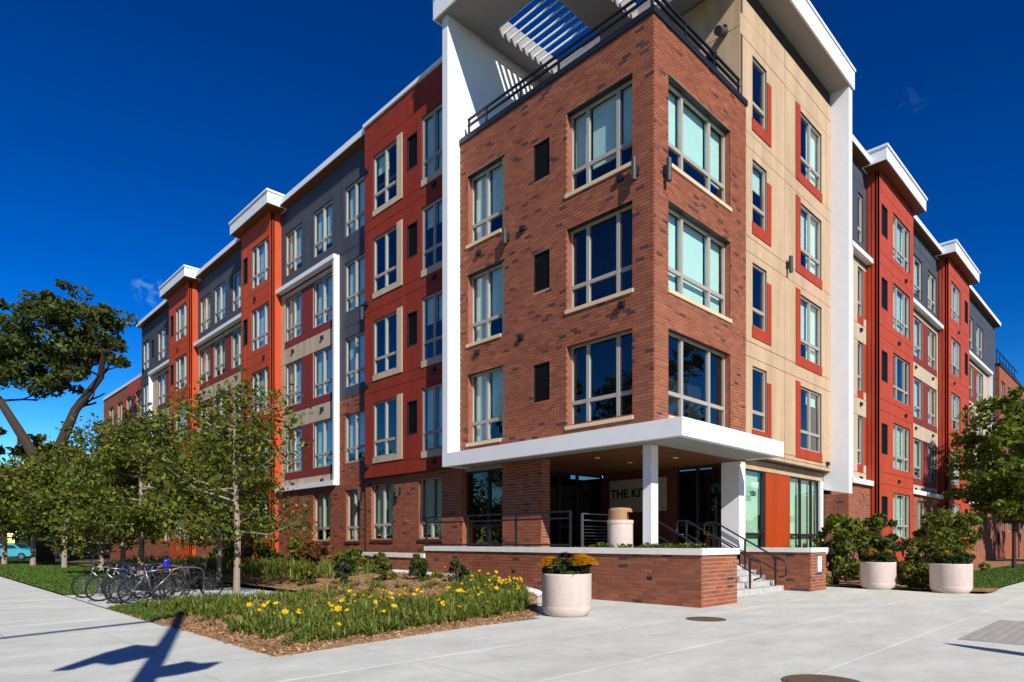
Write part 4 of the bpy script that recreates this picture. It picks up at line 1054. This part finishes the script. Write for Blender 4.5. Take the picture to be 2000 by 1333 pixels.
# planters with flowers
def planter(x, y, label, flabel, bloom, seed, s=1.0):
    p = empty('round_planter', (x, y, 0), 0, label, 'planter', 'round concrete planters')
    mb = MB(); r = .535*s; H_ = .91
    mb.lathe([(0, 0), (r*.80, 0), (r*.86, .02), (r*.97, .11), (r, .20), (r, .205), (r*.992, .212), (r, .22), (r, .86), (r*1.005, .875), (r*1.0, .905), (r*.985, .912), (r*.88, .912), (r*.87, .82), (0, .82)], 56)
    mb.build('bowl', 'planter', p, smooth=False).data.polygons.foreach_set('use_smooth', [True]*56*14)
    mb = MB(); mb.lathe([(r*.865, .80), (r*.4, .83), (0, .84)], 24); mb.build('soil', 'soil', p)
    rr = random.Random(seed)
    f = empty('chrysanthemums', (x, y, .82), 0, flabel, 'flowers', 'flowers growing in the planters')
    cs = [(rr.uniform(-.42, .42)*s, rr.uniform(-.42, .42)*s, rr.uniform(.04, .36)) for _ in range(110)]; cs = [c for c in cs if math.hypot(c[0], c[1]) < .46*s]
    ob('foliage', leaf_mesh('foliage', clumps(cs, [.10]*len(cs), 60), .05, 'leaf_dark'), f)
    for cx_, cy_, r_, z_, m_, num in bloom:
        V = []
        for _ in range(num):
            a = rr.uniform(0, 6.28); q = r_*math.sqrt(rr.random()); V.append((cx_+math.cos(a)*q, cy_+math.sin(a)*q, z_-.10+(1-(q/r_)**2)*.20+rr.uniform(-.025, .025)))
        mb = MB()
        for v in V:
            t_ = rr.random()
            for j in range(6):
                a0 = j*math.pi/3+rr.uniform(0, .3); rr_ = .046
                mb.face([v, (v[0]+math.cos(a0)*rr_, v[1]+math.sin(a0)*rr_, v[2]+.012), (v[0]+math.cos(a0+.5)*rr_*1.1, v[1]+math.sin(a0+.5)*rr_*1.1, v[2]+.02), (v[0]+math.cos(a0+1)*rr_, v[1]+math.sin(a0+1)*rr_, v[2]+.012)], t_)
        mb.build('bloom', m_, f)
yl = 'petal'; dk = 'petal_dark'
def irl(a, d=0): v = ir(a, 0, d); return v[0], v[1]
planter(-4.45, -.72, 'large round pale concrete planter standing in front of the terrace wall', 'yellow and dark chrysanthemums filling the planter by the terrace wall',
        [(*irl(-.36, -.12), .24, .33, yl, 190), (*irl(.32, -.18), .32, .38, yl, 340), (*irl(-.03, .0), .22, .42, dk, 140), (*irl(.42, .25), .16, .36, dk, 50)], 5)
planter(9.0, -2.95, 'round concrete planter nearer the steps on the right side', 'sparse yellow-orange flowers in the right planter nearer the steps', [(*irl(-.22, -.1), .2, .40, yl, 45), (*irl(.3, -.1), .16, .38, yl, 36), (*irl(.0), .15, .40, dk, 40)], 6)
planter(8.9, -5.05, 'round concrete planter farthest right beside the lawn corner', 'dark leafy flowers in the rightmost round planter', [(*irl(.2), .2, .40, dk, 60), (*irl(-.15, -.1), .2, .38, yl, 20)], 7, 1.06)
# day lilies and grasses in the bed
def blades(name, clump_pts, m, per, length, label, cat, width=.018, droop=.75):
    Vs = []; Fs = []; T = []; k = 0
    for (x, y, z, s) in clump_pts:
        n = per
        a = rng.uniform(0, 2*np.pi, n); L = length*s*rng.uniform(.6, 1.15, n); lean = rng.uniform(.15, droop, n)
        ca, sa = np.cos(a), np.sin(a); ox, oy = rng.normal(0, .04*s, n), rng.normal(0, .04*s, n); tn = rng.beta(2, 2.2, n)
        rows = []
        for t, wd in ((0, 1.), (.45, .95), (.8, .6), (1., .05)):
            r_ = lean*L*(t**1.4); zz = L*(t-.55*lean*t*t)
            px, py = x+ox+ca*r_, y+oy+sa*r_
            rows.append((np.stack([px-sa*width*wd, py+ca*width*wd, z+zz], 1), np.stack([px+sa*width*wd, py-ca*width*wd, z+zz], 1)))
        P = np.stack([q for r in rows for q in r], 1)   # n,8,3
        Vs.append(P.reshape(-1, 3)); base = k+np.arange(n)[:, None]*8
        for j in range(3): Fs.append(np.concatenate([base+2*j, base+2*j+1, base+2*j+3, base+2*j+2], 1)); T.append(tn)
        k += n*8
    o = ob(name, np_mesh(name, np.concatenate(Vs), np.concatenate(Fs), np.concatenate(T), m))
    tag(o, label, cat, None, 'stuff'); return o
cl = []; fl = []
rr = random.Random(77)
for _ in range(5200):
    x = rr.uniform(-11.2, -1.2); y = rr.uniform(-1.4, 7.6); d = y-bed_front(x)
    if d < .5 or x < -10.75: continue
    p = 1.0 if d < 3.4 else (.35 if x < -6 else .06)
    if x > -2.2: p = max(p, .45)
    if y > 6.8 and x > -7.5: p = .1
    if rr.random() < p*.66: cl.append((x, y, berm(x, y)-.01, rr.uniform(.6, 1.15)))
blades('daylily_leaves', cl, 'blade', 17, .30, 'green strappy daylily leaves massed across the flower bed', 'daylilies', .013, 1.25)
cg = [(x, y, berm(x, y)-.02, 1.0) for x, y in ((rr.uniform(-11.2, -9.0), rr.uniform(4.5, 7.9)) for _ in range(700)) if y-bed_front(x) > .4]
blades('bed_turf', cg, 'lawn_blade', 22, .11, 'short green turf at the left tip of the flower bed', 'grass', .008, .9)
cg = [(rr.uniform(-11.2, -6.3), 13.0+36*rr.random()**1.5, .03, 1.0) for _ in range(4200)]
blades('lawn_grass', cg, 'lawn_blade', 12, .10, 'mown green grass of the left lawn', 'grass', .014, .9)
cg = [(9+40*rr.random()**1.7, rr.uniform(-5.7, -2.7), .03, 1.0) for _ in range(3600)]
blades('lawn_grass', [c for c in cg if c[0] > 10.8 or c[1] > -2.8], 'lawn_blade', 12, .09, 'mown green grass of the right lawn beside the sidewalk', 'grass', .014, .9)
cgr = [(rr.uniform(-6.0, -1.3), rr.uniform(10, 30), .35, 1.2) for _ in range(260)]
blades('border_grasses', cgr, 'blade', 18, .55, 'loose green grasses in the border along the left wing', 'grasses', .014)
# mulch chips
V = []; F = []; T = []
k = 0
pts = []
for _ in range(34000):
    x = rr.uniform(-11.25, -1.2); y = rr.uniform(-1.4, 9.5)
    d = y-bed_front(x)
    if d < .03 or (d > 1.1 and x > -10.4 and rr.random() < .6): continue
    if y > 7.9 and x < -6.2: continue
    pts.append((x, y, berm(x, y)+.012))
pts = np.array(pts)
ch = leaf_mesh('mulch_chips', pts, .034, 'chip', lambda c: rng.beta(1.6, 1.6, len(c)), 1.5, 2.2)
tag(ob('mulch_chips', ch), 'shredded tan wood mulch scattered over the flower bed', 'mulch', None, 'stuff')
# day-lily blooms
def bloom_mesh():
    mb = MB()
    for j in range(6):
        a = j*math.pi/3; c0, s0 = math.cos(a), math.sin(a)
        def q(r, w_, z): return [(c0*r-s0*w_, s0*r+c0*w_, z), (c0*r+s0*w_, s0*r-c0*w_, z)]
        A = q(.008, .006, 0); B = q(.045, .026, .045); C_ = q(.085, .004, .05)
        mb.face([A[1], A[0], B[0], B[1]], .3+.1*(j % 3)); mb.face([B[1], B[0], C_[0], C_[1]], .8)
    return mb.mesh('bloom', 'petal')
bm_ = bloom_mesh(); stm = MB(); stm.tube([(0, 0, 0), (.01, 0, .25), (.02, .01, .5)], .005, 5); stm_me = stm.mesh('stem', 'lawn_blade')
cand = [c for c in cl if 0.55 < c[1]-bed_front(c[0]) < 4.5]
for i in range(120):
    x, y, z, s_ = rr.choice(cand)
    s_ = rr.uniform(.55, .8)
    e = empty('daylily_flower', (x, y, z), rr.uniform(0, 6.28), 'single yellow daylily flower on a thin stem above the bed leaves', 'flower', 'yellow daylilies in the flower bed')
    ob('stem', stm_me, e); b = ob('bloom', bm_, e, (.02, .01, .49)); b.rotation_euler = (rr.uniform(-.9, .9), rr.uniform(-.9, .9), 0); b.scale = (1.05, 1.05, 1.05)
    e.scale = (s_, s_, s_*rr.uniform(.75, 1.05))
# white edging along the wall foot
V = []
mb = MB()
for i in range(60):
    y0 = 2.9+i*.2; y1 = y0+.19
    for x0, x1 in ((-1.5, -1.06),):
        z0, z1 = berm(-1.3, y0)+.015, berm(-1.3, y1)+.015
        w_ = .05*math.sin(i*1.3)
        mb.face([(x0-w_, y0, z0), (x1, y0, z0+.05), (x1, y1, z1+.05), (x0-w_, y1, z1)]); mb.face([(x0-w_, y0, z0-.1), (x0-w_, y0, z0), (x0-w_, y1, z1), (x0-w_, y1, z1-.1)])
tag(mb.build('stone_edging', 'white_stone'), 'pale stone edging strip along the foot of the terrace wall', 'edging')

# ================================================================== BICYCLES
def bicycle(name='bicycle'):
    e = empty(name, (0, 0, 0))
    def wheel(x, par):
        rm = MB(); n = 40
        rm.tube([(x+.305*math.cos(2*math.pi*j/n), 0, .34+.305*math.sin(2*math.pi*j/n)) for j in range(n)], .011, 5, True)
        rm.tube([(x, -.04, .34), (x, .04, .34)], .022, 10)
        wh = rm.build('wheel', 'bike_silver', par, smooth=True)
        ty = MB(); ty.tube([(x+.322*math.cos(2*math.pi*j/n), 0, .34+.322*math.sin(2*math.pi*j/n)) for j in range(n)], 0.026, 7, True); ty.build('tyre', 'rubber', wh, smooth=True)
        sp = MB()
        for j in range(20):
            a = 2*math.pi*j/20; b_ = a+(.35 if j % 2 else -.35); s = .025 if j % 4 < 2 else -.025
            sp.tube([(x+.02*math.cos(b_), s, .34+.02*math.sin(b_)), (x+.30*math.cos(a), 0, .34+.30*math.sin(a))], .0022, 3, caps=False)
        sp.build('spokes', 'chrome', wh)
    wheel(-.53, e); wheel(.53, e)
    bb, st, hd, hb, ra, fa = (-.08, 0, .30), (-.24, 0, .82), (.33, 0, .88), (.37, 0, .74), (-.53, 0, .34), (.53, 0, .34)
    f = MB(); f.tube([bb, st], .017, 8); f.tube([st, hd], .016, 8); f.tube([bb, hb], .019, 8); f.tube([hd, hb], .021, 8)
    for s in (-1, 1):
        f.tube([(bb[0], .03*s, bb[2]), (ra[0], .055*s, ra[2])], .010, 6); f.tube([(st[0], .02*s, st[2]-.06), (ra[0], .055*s, ra[2])], .009, 6)
    fr = f.build('frame', 'bike_silver', e, smooth=True)
    k = MB()
    for s in (-1, 1): k.tube([(hb[0], .05*s, hb[2]-.02), (.43, .055*s, .60), (fa[0], .055*s, fa[2])], [.014, .013, .009], 6)
    k.tube([(hb[0], -.05, hb[2]-.02), (hb[0], .05, hb[2]-.02)], .014, 6); k.build('fork', 'bike_black', e)
    h = MB(); h.tube([hd, (.30, 0, 1.0)], .014, 8); h.tube([(.28, -.31, 1.04), (.36, -.16, 1.0), (.38, 0, 1.0), (.36, .16, 1.0), (.28, .31, 1.04)], .012, 8); hb_ = h.build('handlebar', 'bike_black', e, smooth=True)
    for s in (-1, 1):
        g = MB(); g.tube([(.31, .24*s, 1.028), (.27, .34*s, 1.045)], .018, 8); g.build('grip', 'rubber', hb_)
    p = MB(); p.tube([(-.235, 0, .80), (-.27, 0, .95)], .013, 8); p.build('seat_post', 'chrome', e)
    s = MB(); n = 12
    ring = []
    for t, w_, z in ((-.14, .075, .965), (-.06, .08, .97), (.03, .045, .965), (.12, .022, .955), (.15, .012, .95)):
        ring.append([(-.28+t, w_*math.cos(a), z+.022*math.sin(a)) for a in [2*math.pi*j/8 for j in range(8)]])
    for a, b_ in zip(ring[:-1], ring[1:]):
        for j in range(8): s.face([a[j], a[(j+1) % 8], b_[(j+1) % 8], b_[j]])
    s.face(ring[0][::-1]); s.face(ring[-1]); s.build('saddle', 'rubber', e, smooth=True)
    c = MB(); n = 24
    c.tube([(bb[0]+.09*math.cos(2*math.pi*j/n), -.05, bb[2]+.09*math.sin(2*math.pi*j/n)) for j in range(n)], .008, 4, True)
    c.tube([(bb[0]-.01, -.07, bb[2]), (bb[0]+.12, -.07, bb[2]-.11)], .010, 6); c.tube([(bb[0]+.01, .07, bb[2]), (bb[0]-.12, .07, bb[2]+.11)], .010, 6); c.tube([(bb[0], -.07, bb[2]), (bb[0], .07, bb[2])], .018, 8)
    cr = c.build('crank', 'bike_black', e)
    for s_, dx, dz in ((-1, .12, -.11), (1, -.12, .11)):
        q = MB(); q.box(bb[0]+dx-.045, bb[0]+dx+.045, s_*.08 if s_ > 0 else -.16, .16 if s_ > 0 else -.08, bb[2]+dz-.012, bb[2]+dz+.012); q.build('pedal', 'rubber', cr)
    c = MB(); c.tube([(bb[0], -.05, bb[2]+.09), (ra[0], -.05, ra[2]+.04)], .005, 4); c.tube([(bb[0], -.05, bb[2]-.09), (ra[0], -.05, ra[2]-.05)], .005, 4); c.build('chain', 'rubber', e)
    return e
proto = bicycle()
def recolour(b, m):
    for ch in b.children:
        if ch.name.startswith('frame'):
            ch.data = ch.data.copy(); ch.data.materials.clear(); ch.data.materials.append(MATS[m])
bikes = [(-10.05, 8.5, 4, 6, 'bike_silver', 'silver framed bicycle at the front of the parked group'),
         (-10.25, 9.0, 187, -5, 'bike_navy', 'navy bicycle second from the front of the parked group'),
         (-10.05, 9.5, 8, 4, 'bike_navy', 'dark blue bicycle in the middle of the parked group with its bars to the right'),
         (-10.45, 10.0, 183, -6, 'bike_silver', 'pale grey bicycle in the parked group with light tubes'),
         (-9.9, 10.6, -3, 5, 'bike_black', 'black bicycle deep in the parked group behind the pale one'),
         (-10.5, 11.5, 186, -4, 'bike_silver', 'silver bicycle farthest left in the parked group, rear wheel over the path'),
         (-8.0, 11.9, 4, 4, 'bike_green', 'dark green bicycle standing apart at the right of the parked group'),
         (-8.9, 9.2, 2, -5, 'bike_black', 'black bicycle overlapping the right of the parked group'),
         (-10.2, 9.25, 5, 7, 'bike_black', 'black bicycle squeezed between the two dark blue ones'),
         (-10.0, 10.3, 178, -3, 'bike_navy', 'navy bicycle squeezed behind the pale grey one')]
for i, (x, y, a, lean, m_, lb_) in enumerate(bikes):
    b = proto if i == 0 else copy_tree(proto)
    b.location = (x, y, .012); b.rotation_euler = (rad(lean), 0, rad(a)); tag(b, lb_, 'bicycle', 'bicycles parked on the concrete pad'); recolour(b, m_)
for i, y in enumerate((8.75, 10.3, 11.7)):
    o = MB(); o.tube([(-9.6, y, 0), (-9.6, y, .75), (-9.52, y, .86), (-9.35, y, .9), (-9.0, y, .9), (-8.83, y, .86), (-8.75, y, .75), (-8.75, y, 0)], .02, 8)
    tag(o.build('bicycle_rack', 'galvanised', smooth=True), ['nearest grey steel hoop rack between the bicycles', 'middle grey steel hoop rack between the bicycles', 'farthest grey steel hoop rack between the bicycles'][i], 'bike rack', 'hoop racks under the bicycles')
o = empty('blue_bag', (-9.45, 9.6, 1.0), 0, 'small bright blue bag hanging on a parked bicycle', 'bag')
mb = MB(); 
for k, (zz, w_, d_) in enumerate(((-.16, .10, .06), (-.12, .13, .08), (.05, .14, .08), (.12, .10, .05))):
    pass
mb.lathe([(0, -.15), (.085, -.145), (.10, -.08), (.09, .04), (.07, .10), (0, .11)], 12); bb_ = mb.build('body', 'bike_blue', o, smooth=True); bb_.scale = (1, .55, 1)
mb = MB(); mb.tube([(-.06, 0, .12), (-.04, 0, .2), (.04, 0, .2), (.06, 0, .12)], .012, 6); mb.build('strap', 'bike_black', o)

# ================================================================== COVERS AND PAVING DETAILS
def cover(x, y, r, label):
    mb = MB(); mb.lathe([(r*1.12, .004), (r*1.1, .010), (r*1.02, .010), (r*1.0, .004), (r*.98, .012), (0, .014)], 40)
    o = tag(mb.build('utility_cover', 'rust_iron'), label, 'manhole cover'); o.location = (x, y, 0); return o
cover(-2.95, -3.2, .36, 'small round rusty cover in the paving near the wall corner')
cover(-7.45, -7.15, .40, 'round dark manhole cover cut by the bottom edge of the picture')
mb = MB(); mb.box(-2.5, 1.2, -8.9, -7.45, .003, .007); 
for k_ in range(9): mb.box(-2.4, 1.1, -8.82+k_*.15, -8.76+k_*.15, .0072, .013)
tag(mb.build('tactile_plate', 'plate'), 'flat rectangular ribbed ramp plate in the paving at the right edge', 'ramp plate')

# ================================================================== STREET BACKGROUND
def car(loc, rz, m, label):
    c = empty('parked_car', loc, rz, label, 'car', 'cars parked along the far street')
    prof = [(-2.1, .35), (-2.15, .75), (-1.9, .92), (-1.35, .98), (-.75, 1.42), (.55, 1.46), (1.2, 1.02), (1.95, .88), (2.15, .65), (2.12, .35)]
    mb = MB(); n = len(prof)
    L = [(x, -.85+(.14 if z > 1.1 else 0), z) for x, z in prof]; Rr = [(x, .85-(.14 if z > 1.1 else 0), z) for x, z in prof]
    mb.face(L); mb.face(Rr[::-1])
    for i in range(n): j = (i+1) % n; mb.face([L[j], L[i], Rr[i], Rr[j]])
    mb.build('body', m, c)
    for s in (-1, 1):
        g = MB(); q = [(-1.15, 1.02), (-.68, 1.37), (.5, 1.40), (1.0, 1.04)]
        y0 = .86*s; y1 = .725*s
        pts_ = [(q[0][0], y0, q[0][1]), (q[1][0], y1, q[1][1]), (q[2][0], y1, q[2][1]), (q[3][0], y0, q[3][1])]
        g.face(pts_ if s < 0 else pts_[::-1]); g.build('side_window', 'car_glass', c)
        for x in (-1.3, 1.35):
            t = MB(); t.tube([(x, .70*s, .33), (x, .88*s, .33)], .33, 20); wh = t.build('wheel', 'rubber', c)
            t = MB(); t.tube([(x, .86*s, .33), (x, .895*s, .33)], .20, 14); t.build('rim', 'bike_silver', wh)
        t = MB(); t.box(-2.17, -2.10, .48*s, .80*s, .68, .84); t.build('tail_light', 'accent_red', c)
        t = MB(); t.box(2.05, 2.16, .50*s, .80*s, .62, .76); t.build('headlight', 'chrome', c)
    g = MB(); g.face([(1.16, -.72, 1.06), (1.16, .72, 1.06), (.60, .66, 1.44), (.60, -.66, 1.44)]); g.build('windscreen', 'car_glass', c)
    g = MB(); g.face([(-1.30, .72, 1.03), (-1.30, -.72, 1.03), (-.80, -.66, 1.40), (-.80, .66, 1.40)]); g.build('rear_window', 'car_glass', c)
    return c
car((-6.9, 62.5, -.05), rad(-40), 'car_teal', 'turquoise car parked at the far left street')
car((-1.4, 63.8, -.05), rad(-40), 'car_dark', 'dark car parked behind the row of young trees')
car((2.6, 69.5, -.05), rad(-40), 'car_white', 'pale car half hidden behind the young trees and bicycles')
hs = empty('house', (-14, 86, 0), rad(40), 'pale beige house far behind the trees and parked cars', 'house')
mb = MB(); mb.box(-8, 8, -4, 4, -.1, 5.2); mb.face([(-8, -4, 5.2), (-8, 4, 5.2), (-8, 0, 8)]); mb.face([(8, 4, 5.2), (8, -4, 5.2), (8, 0, 8)]); mb.build('wall', 'house_wall', hs)
mb = MB(); mb.face([(-8.3, -4.4, 5.0), (8.3, -4.4, 5.0), (8.3, 0, 8.1), (-8.3, 0, 8.1)]); mb.face([(8.3, 4.4, 5.0), (-8.3, 4.4, 5.0), (-8.3, 0, 8.1), (8.3, 0, 8.1)]); mb.build('roof', 'house_roof', hs)
for x in (-6, -3, 3, 6):
    for z in (1.0, 3.4):
        mb = MB(); mb.box(x-.6, x+.6, -4.06, -4.01, z, z+1.4); wi = mb.build('window', 'frame', hs); mb = MB(); mb.box(x-.5, x+.5, -4.09, -4.065, z+.1, z+1.3); mb.build('pane', 'car_glass', wi)
mb = MB(); mb.box(-.6, .6, -4.07, -4.01, 0, 2.1); mb.build('door', 'porch_wall', hs)
# far belt of trees closing the horizon
cs = []; rs = []
for i in range(420):
    a = rr.uniform(-.2, 1.9); d = rr.uniform(150, 200); cs.append((CAM[0]+d*math.cos(a), CAM[1]+d*math.sin(a), rr.uniform(0, 9))); rs.append(rr.uniform(2.5, 4.5))
tag(ob('far_trees', leaf_mesh('far_trees', clumps(cs, rs, 45), 1.6, 'leaf_dark')), 'far belt of dark trees on the horizon', 'trees', None, 'stuff')
cs = []; rs = []
for i in range(980):
    a = rr.uniform(1.95, 6.05); d = rr.uniform(52, 66); cs.append((CAM[0]+d*math.cos(a), CAM[1]+d*math.sin(a), 21*rr.random()**1.1)); rs.append(rr.uniform(1.4, 2.6))
tag(ob('street_trees_across', leaf_mesh('street_trees_across', clumps(cs, rs, 60), .8, 'leaf_dark')), 'belt of trees across the street behind the viewer', 'trees', None, 'stuff')
# signal pole behind the viewer: its shadow crosses the pavement at lower left
sp = empty('signal_pole', (-15.45, -8.48, 0), 0, 'grey traffic signal pole with mast arm just outside the left edge', 'signal pole')
mb = MB(); mb.tube([(0, 0, 0), (0, 0, 9.3)], [.15, .11], 16); mb.tube([(0, 0, 0), (0, 0, .12)], .24, 16); mb.build('pole', 'galvanised', sp)
mb = MB(); mb.tube([(0, 0, 9.15), (-2.2, -.74, 9.2), (-4.6, -1.57, 9.25)], [.09, .075, .06], 10); mb.build('mast_arm', 'galvanised', sp)
for poly in ([(-.05, 6.5), (-.42, 6.75), (-.75, 6.3), (-1.1, 5.5), (-.9, 5.5), (-.7, 5.78), (-.5, 5.6), (-.05, 5.95)], [(.05, 4.85), (.05, 5.3), (.4, 5.52), (.55, 5.36), (.80, 5.37), (.65, 5.1), (.35, 4.93)]):  # unseen plates, outlined and turned to cast the jagged shadow on the paving
    mb = MB(); fr_ = [(.938*a+.015, -.347*a+.04, z) for a, z in poly]; bk_ = [(.938*a-.015, -.347*a-.04, z) for a, z in poly]
    mb.face(fr_); mb.face(bk_[::-1])
    for q in range(len(poly)): r_ = (q+1) % len(poly); mb.face([fr_[q], bk_[q], bk_[r_], fr_[r_]])
    mb.build('shadow_sign_plate', 'galvanised', sp)
bo = empty('shadow_bollard', (-3.75, -9.15, 0), 0, 'unseen pale concrete post added outside the right edge to cast a shadow', 'shadow_bollard')  # unseen post, added only for the shadow it casts at the right
mb = MB(); mb.lathe([(0, 0), (.17, 0), (.16, .8), (.10, 1.1), (0, 1.25)], 20); mb.build('post', 'planter', bo, smooth=True)
mb = MB(); mb.lathe([(.165, .70), (.172, .71), (.172, .78), (.165, .79)], 20); mb.build('band', 'white_metal', bo)
flush_bricks()
